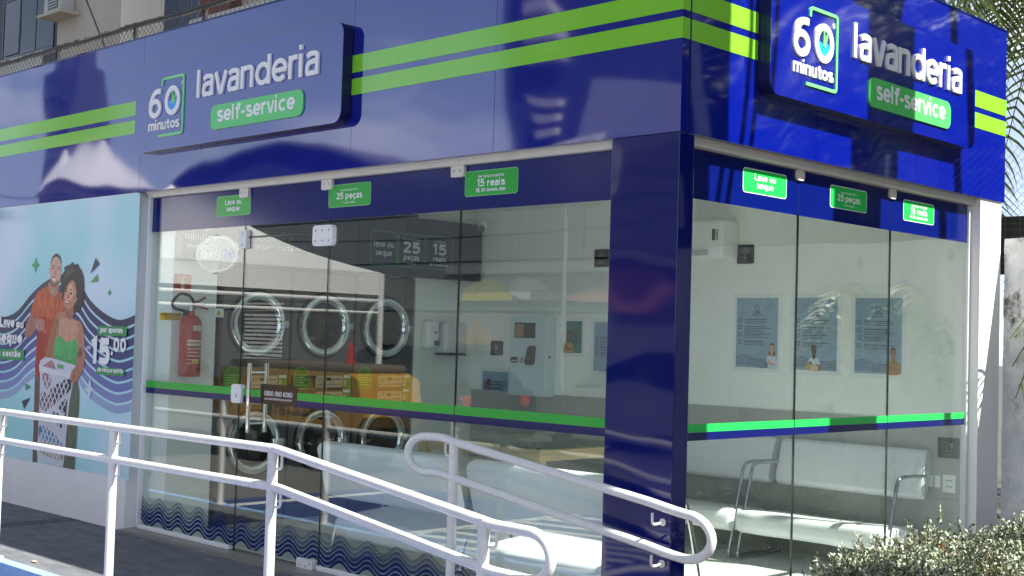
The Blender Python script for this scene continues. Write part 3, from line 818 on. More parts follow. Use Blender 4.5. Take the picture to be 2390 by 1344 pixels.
# ------------------------------------------------------------------ big wall poster
PRINT_LAYERS = [
 ('trousers', '#6b5350', 0, [(0.816,1.069),(0.819,0.949),(0.825,0.799),(0.831,0.649),(0.833,0.499),(0.837,0.354),(0.919,0.357),(0.934,0.507),(0.929,0.73),(0.942,1.029)]),
 ('shirt', '#c23c22', 1, [(0.996,1.786),(0.871,1.759),(0.78,1.718),(0.726,1.639),(0.687,1.557),(0.755,1.532),(0.83,1.514),(0.836,1.422),(0.82,1.365),(0.815,1.281),(0.816,1.18),(0.811,1.121),(0.841,1.059),(0.901,1.027),(0.994,1.068),(1.16,1.207),(1.213,1.428),(1.285,1.585),(1.234,1.674),(1.216,1.708),(1.17,1.74)]),
 ('shirt_light', '#d2602c', 1, [(0.992,1.78),(0.871,1.755),(0.784,1.715),(0.73,1.636),(0.694,1.557),(0.825,1.52),(0.922,1.535),(1.088,1.515),(1.185,1.571),(1.269,1.606),(1.232,1.667),(1.21,1.702),(1.156,1.729),(1.086,1.695),(1.01,1.716)]),
 ('shirt_dark', '#9c1f18', 1, [(0.842,1.415),(0.833,1.351),(0.828,1.18),(0.815,1.114),(0.849,1.059),(0.901,1.035),(0.939,1.187),(0.945,1.319),(0.905,1.395)]),
 ('neck', '#b98672', 1, [(1.001,1.813),(0.987,1.772),(1.017,1.723),(1.083,1.696),(1.143,1.716),(1.158,1.74),(1.154,1.791)]),
 ('face', '#d8a994', 1, [(1.012,1.939),(0.991,1.928),(0.99,1.904),(1.006,1.886),(1.008,1.841),(1.02,1.806),(1.049,1.778),(1.094,1.769),(1.144,1.784),(1.177,1.819),(1.196,1.873),(1.193,1.935),(1.169,1.991),(1.1,2.027),(1.036,2.001)]),
 ('beard', '#8d5f4e', 1, [(1.014,1.838),(1.02,1.803),(1.049,1.777),(1.094,1.768),(1.144,1.782),(1.172,1.814),(1.148,1.822),(1.12,1.84),(1.079,1.857),(1.045,1.856),(1.038,1.834)]),
 ('cheek', '#cf9d87', 1, [(1.046,1.846),(1.045,1.823),(1.076,1.809),(1.111,1.812),(1.123,1.834),(1.084,1.849)]),
 ('smile', '#f3ece6', 1, [(1.052,1.846),(1.062,1.832),(1.092,1.824),(1.112,1.83),(1.085,1.839)]),
 ('hair', '#2c2724', 1, [(1.011,1.937),(1.014,1.963),(1.046,2.004),(1.087,2.015),(1.123,2.013),(1.162,1.991),(1.182,1.966),(1.192,1.949),(1.182,1.997),(1.152,2.026),(1.102,2.041),(1.056,2.031),(1.025,2.004),(1.008,1.97)]),
 ('brow', '#2c2220', 1, [(1.022,1.944),(1.048,1.952),(1.081,1.943),(1.079,1.937),(1.049,1.945)]),
 ('brow', '#2c2220', 1, [(1.12,1.935),(1.146,1.937),(1.171,1.927),(1.168,1.922),(1.144,1.931)]),
 ('eye', '#2a1a16', 1, [(1.038,1.927),(1.056,1.932),(1.074,1.926),(1.057,1.92)]),
 ('eye', '#2a1a16', 1, [(1.125,1.916),(1.142,1.921),(1.16,1.915),(1.143,1.909)]),
 ('nose', '#b98570', 1, [(1.101,1.92),(1.087,1.885),(1.079,1.874),(1.103,1.868),(1.114,1.874)]),
 ('forearm', '#a9705f', 1, [(0.691,1.552),(0.656,1.511),(0.622,1.461),(0.605,1.411),(0.606,1.382),(0.634,1.361),(0.686,1.361),(0.738,1.385),(0.788,1.421),(0.824,1.449),(0.833,1.513),(0.755,1.53)]),
 ('hand', '#c08a7c', 1, [(0.78,1.505),(0.833,1.514),(0.909,1.515),(0.938,1.493),(0.954,1.451),(0.969,1.42),(0.983,1.4),(0.971,1.396),(0.945,1.416),(0.924,1.433),(0.917,1.423),(0.885,1.418),(0.852,1.413),(0.826,1.432),(0.796,1.456)]),
 ('finger_shade', '#8c584c', 1, [(0.896,1.496),(0.918,1.451),(0.935,1.43),(0.944,1.434),(0.926,1.465),(0.911,1.493)]),
 ('finger_shade', '#8c584c', 1, [(0.846,1.471),(0.861,1.44),(0.875,1.422),(0.884,1.428),(0.869,1.457)]),
 ('skirt', '#5b6a55', 0, [(1.459,1.094),(1.537,1.054),(1.577,0.97),(1.585,0.842),(1.571,0.698),(1.566,0.555),(1.557,0.448),(1.554,0.355),(1.365,0.356),(1.38,0.613),(1.415,0.904)]),
 ('body', '#bf8263', 1, [(1.271,1.582),(1.157,1.559),(1.124,1.523),(1.092,1.474),(1.06,1.418),(1.029,1.355),(1.013,1.286),(0.997,1.209),(1.132,1.19),(1.613,1.205),(1.626,1.301),(1.617,1.401),(1.591,1.46),(1.546,1.5),(1.476,1.513),(1.418,1.532),(1.407,1.573)]),
 ('arm_shade', '#a4623f', 1, [(1.124,1.523),(1.092,1.474),(1.06,1.418),(1.029,1.349),(1.006,1.272),(0.995,1.202),(1.102,1.195),(1.122,1.275),(1.139,1.358),(1.168,1.441),(1.176,1.509)]),
 ('chest', '#cf9a80', 1, [(1.276,1.531),(1.207,1.496),(1.191,1.427),(1.216,1.387),(1.291,1.354),(1.357,1.339),(1.433,1.357),(1.488,1.372),(1.511,1.432),(1.5,1.479),(1.42,1.512),(1.348,1.518)]),
 ('top', '#57b866', 1, [(1.187,1.386),(1.147,1.351),(1.123,1.295),(1.124,1.247),(1.147,1.19),(1.139,1.222),(1.237,1.181),(1.498,1.164),(1.522,1.226),(1.518,1.265),(1.509,1.325),(1.489,1.365),(1.42,1.35),(1.357,1.335),(1.277,1.357),(1.224,1.38)]),
 ('top_shade', '#3f9a50', 1, [(1.142,1.222),(1.221,1.187),(1.498,1.166),(1.516,1.226),(1.449,1.202),(1.328,1.202),(1.234,1.217)]),
 ('strap', '#4f7a4c', 0, [(1.171,1.564),(1.163,1.557),(1.185,1.386),(1.196,1.384),(1.186,1.496)]),
 ('neck', '#a86a4c', 1, [(1.298,1.599),(1.294,1.565),(1.362,1.518),(1.418,1.532),(1.442,1.58),(1.41,1.62)]),
 ('afro', '#2a221e', 1, [(1.38,1.966),(1.325,1.94),(1.24,1.924),(1.259,1.907),(1.23,1.883),(1.203,1.825),(1.212,1.756),(1.229,1.702),(1.256,1.667),(1.346,1.701),(1.432,1.688),(1.428,1.579),(1.484,1.573),(1.551,1.607),(1.593,1.674),(1.585,1.727),(1.588,1.781),(1.56,1.848),(1.533,1.895),(1.496,1.923),(1.458,1.954),(1.424,1.945)]),
 ('curl', '#2a221e', 1, [(1.282,1.94),(1.241,1.921),(1.3,1.906),(1.353,1.946)]),
 ('curl', '#2a221e', 1, [(1.511,1.909),(1.555,1.875),(1.581,1.814),(1.532,1.822)]),
 ('curl_light', '#4a3c32', 1, [(1.328,1.912),(1.273,1.879),(1.255,1.838),(1.305,1.845),(1.387,1.884),(1.441,1.904),(1.384,1.918)]),
 ('face', '#c88a6c', 1, [(1.378,1.823),(1.317,1.79),(1.278,1.742),(1.258,1.695),(1.26,1.647),(1.283,1.609),(1.334,1.596),(1.397,1.606),(1.443,1.64),(1.476,1.667),(1.481,1.687),(1.46,1.694),(1.463,1.741),(1.437,1.796),(1.407,1.82)]),
 ('cheek', '#dca488', 1, [(1.339,1.783),(1.301,1.729),(1.292,1.674),(1.349,1.667),(1.404,1.688),(1.413,1.742),(1.381,1.789)]),
 ('brow', '#2a1a14', 1, [(1.284,1.756),(1.305,1.763),(1.32,1.756),(1.305,1.753)]),
 ('brow', '#2a1a14', 1, [(1.345,1.749),(1.377,1.754),(1.408,1.738),(1.379,1.746)]),
 ('eye', '#22130e', 1, [(1.283,1.739),(1.302,1.745),(1.317,1.738),(1.301,1.731)]),
 ('eye', '#22130e', 1, [(1.353,1.722),(1.375,1.73),(1.401,1.719),(1.379,1.711)]),
 ('nose', '#a86648', 1, [(1.332,1.728),(1.318,1.695),(1.314,1.684),(1.342,1.681),(1.353,1.693)]),
 ('lips', '#8c3b34', 1, [(1.28,1.674),(1.314,1.664),(1.359,1.652),(1.34,1.639),(1.303,1.639),(1.282,1.655)]),
 ('smile', '#f2e8e2', 1, [(1.289,1.667),(1.319,1.659),(1.348,1.651),(1.323,1.646),(1.296,1.652)]),
 ('tattoo', '#6d5148', 1, [(1.564,1.3),(1.532,1.266),(1.529,1.225),(1.57,1.233),(1.603,1.241),(1.586,1.287)]),
 ('basket', '#c9cbd6', 0, [(0.982,1.208),(0.911,1.181),(0.888,1.139),(0.895,1.091),(0.91,1.072),(0.925,0.879),(0.923,0.73),(0.921,0.58),(0.917,0.446),(0.924,0.409),(0.978,0.384),(1.171,0.36),(1.342,0.352),(1.373,0.382),(1.39,0.506),(1.404,0.687),(1.421,0.833),(1.466,1.008),(1.516,1.125),(1.498,1.16),(1.252,1.188),(1.078,1.206)]),
 ('laundry_pink', '#b98490', 1, [(0.964,1.142),(1.08,1.183),(1.12,1.177),(1.172,1.127),(1.188,1.116),(0.956,1.134)]),
 ('laundry_pink', '#a8707c', 1, [(0.962,1.075),(1.058,1.071),(1.119,1.014),(1.068,0.96),(1.003,0.972),(0.965,1.008)]),
 ('laundry_green', '#5aa05f', 0, [(1.192,1.161),(1.309,1.155),(1.304,1.124),(1.207,1.128)]),
 ('laundry_dark', '#2c2426', 0, [(1.116,0.963),(1.191,0.995),(1.371,1.054),(1.448,1.043),(1.446,0.978),(1.382,0.932),(1.293,0.898),(1.16,0.825),(1.074,0.901)]),
 ('laundry_dark', '#2c2426', 0, [(1.355,0.89),(1.394,0.885),(1.386,0.802),(1.379,0.714),(1.315,0.659),(1.253,0.663),(1.194,0.79),(1.267,0.846)]),
 ('laundry_red', '#8b6464', 1, [(0.951,0.925),(1.074,0.901),(1.145,0.817),(1.213,0.755),(1.072,0.746),(0.951,0.761)]),
 ('laundry_blue', '#4d8fb5', 1, [(0.944,0.656),(1.082,0.644),(1.211,0.601),(1.333,0.538),(1.328,0.508),(1.234,0.523),(0.962,0.554)]),
 ('laundry_cream', '#b5a98d', 1, [(0.948,0.53),(1.155,0.531),(1.329,0.501),(1.352,0.416),(1.166,0.415),(0.955,0.449)]),
 ('basket_rim', '#d6d7df', 0, [(0.891,1.139),(0.905,1.091),(1.057,1.078),(1.278,1.069),(1.432,1.057),(1.459,1.09),(1.259,1.104),(1.053,1.123)]),
 ('woman_hand', '#b3755c', 1, [(1.513,1.161),(1.456,1.123),(1.423,1.071),(1.433,1.042),(1.465,1.019),(1.509,1.031),(1.58,1.077),(1.633,1.151),(1.634,1.215),(1.522,1.226)]),
 ('finger_shade', '#8a523e', 1, [(1.481,1.095),(1.463,1.051),(1.476,1.037),(1.506,1.074)]),
 ('star', '#3f9f57', 0, [(0.748,2.023),(0.769,1.974),(0.824,1.955),(0.77,1.936),(0.751,1.887),(0.731,1.937),(0.672,1.957),(0.73,1.975)]),
 ('star', '#3f9f57', 0, [(1.983,1.755),(1.993,1.733),(2.021,1.725),(1.992,1.716),(1.984,1.694),(1.974,1.716),(1.948,1.725),(1.975,1.733)]),
 ('triangle', '#20233f', 0, [(1.75,1.993),(1.813,1.943),(1.677,1.873)]),
 ('triangle', '#3f9f57', 0, [(1.784,1.867),(1.809,1.811),(1.682,1.804)]),
 ('triangle', '#3f8f57', 0, [(0.655,0.981),(0.761,0.96),(0.663,0.927)]),
 ('triangle', '#2a2340', 0, [(0.608,0.835),(0.755,0.869),(0.653,0.774)]),
 ('star', '#c8d2dc', 0, [(1.742,1.072),(1.769,1.004),(1.819,0.989),(1.767,0.966),(1.742,0.894),(1.71,0.963),(1.645,0.982),(1.707,1.001)]),
]
WAVE_TOP = [(0.114,1.534),(0.279,1.535),(0.475,1.591),(0.697,1.722),(0.953,1.826),(1.242,1.874),(1.495,1.803),(1.685,1.669),(1.899,1.575),(2.116,1.522),(2.272,1.536),(2.381,1.565)]
FP = Fr((-7.3, 0, 0), (1, 0, 0), (0, 0, 1), (0, -1, 0))
poster = thing('wall_poster', 'large pale blue wall poster of a smiling couple holding a white laundry basket', 'poster', (-6.2, 0, 0.36))
def poster_mat():
    m = bpy.data.materials.new('poster_blue'); m.use_nodes = True; n = m.node_tree; b = n.nodes['Principled BSDF']
    t = n.nodes.new('ShaderNodeTexCoord'); z = n.nodes.new('ShaderNodeTexNoise'); r = n.nodes.new('ShaderNodeValToRGB')
    z.inputs['Scale'].default_value = 0.9; z.inputs['Detail'].default_value = 1
    r.color_ramp.elements[0].position = 0.38; r.color_ramp.elements[0].color = (*lin('#97d3da'), 1)
    r.color_ramp.elements[1].position = 0.62; r.color_ramp.elements[1].color = (*lin('#c9dcec'), 1)
    n.links.new(t.outputs['Object'], z.inputs[0]); n.links.new(z.outputs[0], r.inputs[0]); n.links.new(r.outputs[0], b.inputs['Base Color'])
    b.inputs['Roughness'].default_value = 0.35
    return m
m = MB(); m.fbox(FP, -1.2, 0.356, 2.370, 2.4575, 0.0004, 0.0015); m.build('printed_sheet', poster_mat(), poster)
tone = ['#1c2149', '#20255a', '#252a66', '#2d3272', '#3a3f83', '#4b5196', '#6068a8', '#7680b6', '#8fa2c6']
crv = smooth_open([(-1.2, 1.62), (-0.8, 1.80), (-0.45, 1.78), (-0.15, 1.62)] + WAVE_TOP[0:1] + WAVE_TOP[1:], 5)
crv = [(x, z) for x, z in crv if x < 2.368] + [(2.368, 1.562)]
for k in range(9):
    off = 0.0795 * k; flat = 1 - 0.02 * k
    top = [(x, 1.53 + (z - 1.53) * flat - off) for x, z in crv]
    bot = [(x, z - 0.0795 + 0.018) for x, z in top]
    m = MB(); n = len(top)
    m.add([FP.at(a, b, 0.0022) for a, b in bot] + [FP.at(a, b, 0.0022) for a, b in top], [(i, i + 1, n + i + 1, n + i) for i in range(n - 1)])
    m.build('printed_wave', pm('print_wave_%d' % k, tone[k], rough=0.35), poster, fix=False)
    m = MB()
    m.add([FP.at(a, b - 0.002, 0.0021) for a, b in bot] + [FP.at(a, b + 0.016, 0.0021) for a, b in [(p[0], p[1] - 0.018) for p in bot]], [(i, i + 1, n + i + 1, n + i) for i in range(n - 1)])
dd = 0.0030
groups = {}
for i, (nm, c, sm, pts) in enumerate(PRINT_LAYERS):
    p = smooth_closed(pts, 4) if sm else pts
    m = MB(); m.poly(FP, p, dd + i * 0.00006)
    fold = nm in ('shirt', 'shirt_light', 'trousers', 'skirt', 'top', 'laundry_pink', 'laundry_blue', 'laundry_cream', 'laundry_red')
    flesh = nm in ('face', 'body', 'chest', 'forearm', 'hand', 'woman_hand', 'neck', 'afro')
    mt_ = pm('print_%s_%s' % (nm, c[1:]), c, rough=0.4, var=0.42 if fold else 0.22, vscale=7 if fold else 16, stretch=(2.6, 1, 0.8) if fold else None) if (fold or flesh) else pm('print_' + c[1:], c, rough=0.4)
    m.build('printed_' + nm, mt_, poster, fix=False)
# lattice of the printed basket
m = MB(); dl = dd + 0.0046
quad = lambda u, v: (0.922 + 0.5 * u + 0.02 * v * (1 - u) - 0.055 * u * v, 1.06 - 0.61 * v - 0.06 * u * v)
for k in range(-6, 8):
    for sgn in (1, -1):
        a = []
        for q in range(13):
            v = q / 12.0
            u = (k / 7.0 + v * 1.05) if sgn > 0 else ((7 - k) / 7.0 - v * 1.05 - 0.07)
            if 0.0 <= u <= 1.0: a.append(quad(u, v))
        if len(a) > 1: m.ribbon(FP, a, 0.014, dl + (0.0002 if sgn > 0 else 0))
m.ribbon(FP, [quad(u / 8, 0.44 + 0.05 * math.sin(u)) for u in range(9)], 0.04, dl + 0.0004)
m.build('printed_lattice', pm('print_basket', '#d2d3dd', rough=0.4), poster, fix=False)
for (t, s_, z_, xh_, wt_, wd_, gp_) in (('Lave', 0.14, 1.440, 0.062, .36, 0.285, .02), ('ou', 0.445, 1.440, 0.046, .34, 0.15, .02), ('seque', 0.10, 1.310, 0.068, .36, 0.48, .02), ('um cestão', 0.03, 1.196, 0.036, .30, 0.53, .08),
        ('por apenas', 1.878, 1.424, 0.030, .30, 0.335, .03), ('15', 1.745, 1.184, 0.140, .32, 0.29, .12), (',', 2.055, 1.272, 0.07, .4, None, .08), ('00', 2.085, 1.282, 0.076, .32, 0.19, .08), ('R$', 1.680, 1.290, 0.018, .2, 0.06, .08), ('de terça a quinta', 1.857, 1.128, 0.024, .28, 0.385, .03)):
    m = MB(); write(m, FP, t, s_, z_, xh_, wt_, 0.0100, width=wd_, gap=gp_); m.build('printed_lettering', 'print_white', poster, fix=False)
for (a, b, c, e) in ((-0.1, 1.168, 0.62, 1.256), (1.835, 1.400, 2.272, 1.472), (1.835, 1.105, 2.262, 1.160)):
    m = MB(); m.poly(FP, rrect(a, b, c, e, 0.02), 0.0096); m.build('printed_pill', pm('print_pill', '#2c8f4c', rough=0.4), poster, fix=False)

# ------------------------------------------------------------------ stacked laundry machines
def machine(yc, label, first=None):
    if first is not None:
        return copy_thing(first, (-4.9, yc, 0), label)
    root = thing('stacked_laundry_machine', label, 'laundry machine', (-4.9, yc, 0), 'row of stacked laundry machines')
    m = MB(); m.rbox(-5.35, yc - 0.312, 0.0, -4.715, yc + 0.312, 1.955, r=0.008, seg=2); m.build('cabinet', 'machine_grey', root)
    for zc, rr, nm in ((1.525, 0.252, 'dryer'), (0.612, 0.246, 'washer')):
        m = MB(); m.poly(FM, rrect(yc - 0.308, zc - 0.40 if zc > 1 else 0.08, yc + 0.308, zc + 0.42 if zc > 1 else zc + 0.34, 0.02), -0.015, 0.0); fp = m.build(nm + '_front', pm('machine_front', (0.135, 0.135, 0.137), rough=0.35, metal=0.3), root)
        m = MB(); m.lathe(FM, yc, zc, [(rr, 0.0), (rr, 0.018), (rr - 0.008, 0.034), (rr - 0.028, 0.042), (rr - 0.058, 0.034), (rr - 0.073, 0.018), (rr - 0.076, 0.006)], 56); ring = m.build(nm + '_door', 'chrome', root, smooth=True)
        m = MB(); m.lathe(FM, yc, zc, [(rr + 0.014, 0.0), (rr + 0.014, 0.008), (rr + 0.001, 0.010)], 48); m.build('gasket', 'rubber_black', ring, smooth=True)
        m = MB(); m.lathe(FM, yc, zc, [(rr - 0.0755, 0.012), (rr - 0.10, 0.022), (rr - 0.16, 0.034), (0.001, 0.040)], 40); m.build('door_glass', 'gloss_black', ring, smooth=True)
        m = MB(); m.rbox(-4.70, yc + rr - 0.02, zc - 0.03, -4.645, yc + rr + 0.012, zc + 0.03, r=0.006, seg=2); m.build('door_catch', 'steel', ring)
    for z0, z1, mt in ((1.030, 1.125, 'panel_beige'), (0.905, 0.995, 'panel_beige')):
        m = MB(); m.poly(FM, rrect(yc - 0.06, z0, yc + 0.205, z1, 0.008), 0.0, 0.012); cp = m.build('control_panel', mt, root)
        m = MB(); m.fbox(FM, yc + 0.035, z1 - 0.042, yc + 0.085, z1 - 0.018, 0.012, 0.0128); m.build('display', 'gloss_black', cp)
        m = MB()
        for q in range(9):
            m.disc(FM, yc - 0.045 + q * 0.028, z0 + 0.022, 0.007, 0.012, 10, 0.0145)
        for q in range(4):
            m.fbox(FM, yc + 0.10 + q * 0.022, z1 - 0.036, yc + 0.114 + q * 0.022, z1 - 0.026, 0.012, 0.0135)
        for q in range(3):
            m.fbox(FM, yc - 0.05, z0 + 0.05 + q * 0.012, yc + 0.02, z0 + 0.054 + q * 0.012, 0.012, 0.0124)
        m.build('button', 'icon_grey', cp)
    for z0 in (1.018, 0.90):
        m = MB(); m.fbox(FM, yc + 0.215, z0, yc + 0.295, z0 + 0.115, 0.0, 0.004); lb = m.build('price_label', pm('label_green', (0.05, 0.30, 0.08), rough=0.4), root)
        m = MB(); m.fbox(FM, yc + 0.220, z0 + 0.088, yc + 0.290, z0 + 0.110, 0.0042, 0.0046)
        for q in range(3): m.fbox(FM, yc + 0.222, z0 + 0.06 - q * 0.018, yc + 0.25, z0 + 0.068 - q * 0.018, 0.0042, 0.0046)
        m.build('print', 'print_white', lb)
    m = MB(); y0, y1 = yc - 0.285, yc - 0.125; m.poly(FM, [(y0, 1.015), (y1, 1.015)] + arc(yc - 0.205, 1.115, 0.08, 0.085, 0, 180, 14), 0.0, 0.005); st = m.build('instruction_card', pm('card_green', (0.025, 0.25, 0.05), rough=0.35), root)
    m = MB(); m.ribbon(FM, [(y0 + 0.006, 1.02), (y1 - 0.006, 1.02)] + arc(yc - 0.205, 1.115, 0.073, 0.078, 0, 180, 14) + [(y0 + 0.006, 1.02)], 0.004, 0.0055)
    for q in range(5): m.fbox(FM, y0 + 0.02, 1.045 + q * 0.02, y1 - 0.025 - (q % 2) * 0.02, 1.053 + q * 0.02, 0.0052, 0.0056)
    m.build('print', pm('card_print', (0.25, 0.55, 0.22), rough=0.4), st)
    return root
mc = machine(0.905, 'stacked laundry machine nearest the front glass, behind the door handle')
machine(1.545, 'middle stacked laundry machine in the dark row of three', mc)
machine(2.187, 'stacked laundry machine next to the white soap dispenser wall', mc)

board = thing('price_board', 'dark slate board above the machines with white prices in green outlined boxes', 'price board', (-4.65, 1.65, 1.96))
m = MB(); m.rbox(-4.699, 0.165, 1.965, -4.60, 3.20, 2.470, r=0.004, seg=1); m.build('panel', 'board_slate', board)
gm = pm('board_green', (0.07, 0.22, 0.10), rough=0.4)
wm = pm('board_text', (0.62, 0.66, 0.70), rough=0.4)
for (a, b, lns) in ((1.925, 2.205, [('lave ou', 2.195, 0.037, .22, 0.215), ('seque', 2.125, 0.037, .22, 0.175)]), (2.225, 2.515, [('aproximadamente', 2.275, 0.010, .2, 0.2), ('25', 2.165, 0.066, .27, 0.19), ('peças', 2.105, 0.036, .25, 0.175), ('1 cesto', 2.068, 0.010, .2, 0.1)]), (2.540, 2.840, [('por apenas', 2.278, 0.010, .2, 0.13), ('15', 2.170, 0.066, .27, 0.16), ('reais', 2.112, 0.034, .25, 0.15), ('R$ 20 demais dias', 2.072, 0.014, .22, 0.22)])):
    m = MB(); r4 = rrect(a, 2.045, b, 2.325, 0.018); m.ribbon(FH, r4 + [r4[0]], 0.011, 0.001); m.build('frame', gm, board)
    m = MB()
    for (t, z, xh, wt, wd) in lns: write(m, FH, t, (a + b) / 2, z, xh, wt, 0.0012, width=wd, align='c')
    m.build('lettering', wm, board)
m = MB(); logo_root = board
write(m, FH, '60', 0.20, 2.19, 0.10, .24, 0.0012, width=0.23); write(m, FH, 'minutos', 0.19, 2.125, 0.038, .24, 0.0012, width=0.26); write(m, FH, 'lavanderia', 0.20, 2.06, 0.028, .22, 0.0012, width=0.24)
write(m, FH, 'lave', 0.62, 2.095, 0.030, .22, 0.0012, width=0.11); write(m, FH, 'seque', 0.79, 2.095, 0.030, .22, 0.0012, width=0.145); write(m, FH, 'curta', 1.01, 2.095, 0.030, .22, 0.0012, width=0.135)
m.build('lettering', wm, board)
m = MB()
m.ribbon(FH, smooth_closed([(0.675, 2.245), (0.71, 2.19), (0.675, 2.155), (0.64, 2.19)], 5) + [smooth_closed([(0.675, 2.245), (0.71, 2.19), (0.675, 2.155), (0.64, 2.19)], 5)[0]], 0.009, 0.0012)
for q in range(3): m.ribbon(FH, [(0.81 + i * 0.008, 2.165 + q * 0.03 + 0.008 * math.sin(i * 0.9)) for i in range(15)], 0.009, 0.0012)
hh = smooth_closed([(1.08, 2.155), (1.03, 2.205), (1.055, 2.235), (1.08, 2.215), (1.105, 2.235), (1.13, 2.205)], 4)
m.ribbon(FH, hh + [hh[0]], 0.009, 0.0012); m.build('icon', gm, board)

# ------------------------------------------------------------------ fire extinguisher and its signs
ext = thing('fire_extinguisher', 'red fire extinguisher with black hose hung on the white wall left of the machines', 'extinguisher', (-4.62, 0.275, 1.12))
c = (-4.62, 0.275)
def turned(cx, cy, prof, seg=28):
    m = MB(); n = len(prof)
    for r, z in prof:
        for j in range(seg):
            a = 2 * math.pi * j / seg; m.v.append(Vector((cx + r * math.cos(a), cy + r * math.sin(a), z)))
    for i in range(n - 1):
        for j in range(seg):
            m.f.append((i * seg + j, i * seg + (j + 1) % seg, (i + 1) * seg + (j + 1) % seg, (i + 1) * seg + j))
    return m
m = turned(*c, [(0.001, 1.122), (0.074, 1.122), (0.079, 1.132), (0.079, 1.50), (0.073, 1.535), (0.050, 1.560), (0.026, 1.572), (0.024, 1.60), (0.001, 1.60)]); m.build('cylinder', 'red_paint', ext, smooth=True)
m = turned(*c, [(0.001, 1.598), (0.022, 1.598), (0.022, 1.635), (0.014, 1.65), (0.001, 1.65)]); m.tube([(c[0], c[1], 1.63), (c[0] + 0.01, c[1] + 0.035, 1.625)], 0.012, 10); m.build('valve', 'steel', ext, smooth=True)
m = MB(); m.add([], []); m.rbox(c[0] - 0.011, c[1] - 0.01, 1.645, c[0] + 0.011, c[1] + 0.11, 1.655, r=0.003, seg=1)
m.tube([(c[0], c[1], 1.655), (c[0] + 0.005, c[1] + 0.06, 1.675), (c[0] + 0.008, c[1] + 0.11, 1.705)], 0.009, 8); m.tube([(c[0], c[1] + 0.03, 1.64), (c[0], c[1] + 0.14, 1.618)], 0.007, 8); m.build('lever', pm('lever_red', (0.30, 0.03, 0.02), rough=0.35), ext)
m = MB(); m.tube(smooth_open([(c[0] + 0.02, c[1] + 0.02, 1.63), (c[0] + 0.05, c[1] - 0.04, 1.70), (c[0] + 0.05, c[1] - 0.12, 1.72), (c[0] + 0.04, c[1] - 0.175, 1.67), (c[0] + 0.03, c[1] - 0.165, 1.62), (c[0] + 0.02, c[1] - 0.08, 1.60), (c[0], c[1] - 0.03, 1.59)], 6), 0.0105, 10); m.build('hose', 'rubber_black', ext, smooth=True)
lb = Fr((c[0], c[1], 0), (0, 1, 0), (0, 0, 1), (1, 0, 0))
def wrap(z0, z1, a0, a1, r=0.0798):
    m = MB(); n = 8
    for i in range(n + 1):
        a = R_(a0 + (a1 - a0) * i / n); m.v += [Vector((c[0] + r * math.cos(a), c[1] + r * math.sin(a), z0)), Vector((c[0] + r * math.cos(a), c[1] + r * math.sin(a), z1))]
    m.f = [(2 * i, 2 * i + 2, 2 * i + 3, 2 * i + 1) for i in range(n)]; return m
m = wrap(1.455, 1.495, -20, 40)
for q, (a, b) in enumerate(((-48, 44), (-48, 40), (-46, 42), (-46, 20), (-46, 35), (-46, 40), (-46, 25))):
    w2 = wrap(1.372 - q * 0.026, 1.384 - q * 0.026 + (0.006 if q < 2 else -0.004), a, b); m.add(w2.v, w2.f)
m.build('label', pm('ext_label', (0.62, 0.52, 0.45), rough=0.5), ext)
m = wrap(1.225, 1.245, -20, 25, 0.0800); m.build('sticker', 'yellow_tag', ext, label='yellow sticker')
m = MB(); m.box(-4.70, c[1] - 0.02, 1.52, -4.66, c[1] + 0.02, 1.60); m.build('wall_bracket', 'rubber_black', ext)
root = thing('extinguisher_sign', 'square red extinguisher sign on the wall above the hose', 'sign', (-4.7, 0.24, 1.74))
m = MB(); m.fbox(FM, 0.167, 1.738, 0.312, 1.868, 0.0005, 0.004); m.build('plate', 'red_sign', root)
m = MB(); m.poly(FM, rrect(0.225, 1.755, 0.255, 1.825, 0.01), 0.0045); m.fbox(FM, 0.232, 1.826, 0.248, 1.842, 0.0041, 0.0046); m.ribbon(FM, smooth_open([(0.24, 1.84), (0.215, 1.842), (0.205, 1.815)]), 0.006, 0.0047); m.ribbon(FM, [(0.236, 1.845), (0.27, 1.848)], 0.006, 0.0048); m.build('pictogram', pm('sign_cream', (0.75, 0.62, 0.45), rough=0.5), root)
root = thing('inspection_tag', 'small yellow inspection tag on the wall beside the extinguisher', 'tag', (-4.7, 0.15, 1.53))
m = MB(); m.fbox(FM, 0.065, 1.528, 0.245, 1.582, 0.0005, 0.003); m.build('plate', 'yellow_tag', root)
m = MB(); m.fbox(FM, 0.07, 1.560, 0.24, 1.578, 0.0032, 0.0036)
for q in range(3): m.fbox(FM, 0.10, 1.534 + q * 0.008, 0.22, 1.538 + q * 0.008, 0.0032, 0.0036)
m.build('print', pm('tag_print', (0.45, 0.28, 0.05), rough=0.5), root)
root = thing('warning_sign', 'small white warning sign with yellow triangle between extinguisher and first dryer', 'sign', (-4.7, 0.56, 1.56))
m = MB(); m.fbox(FM, 0.500, 1.562, 0.592, 1.628, 0.001, 0.018); m.build('plate', 'plastic_white', root)
m = MB(); m.poly(FM, [(0.525, 1.578), (0.575, 1.578), (0.55, 1.618)], 0.0186); m.build('triangle', 'yellow_tag', root)
m = MB(); m.fbox(FM, 0.547, 1.586, 0.553, 1.606, 0.0188, 0.0192); m.build('symbol', 'plate_black', root)

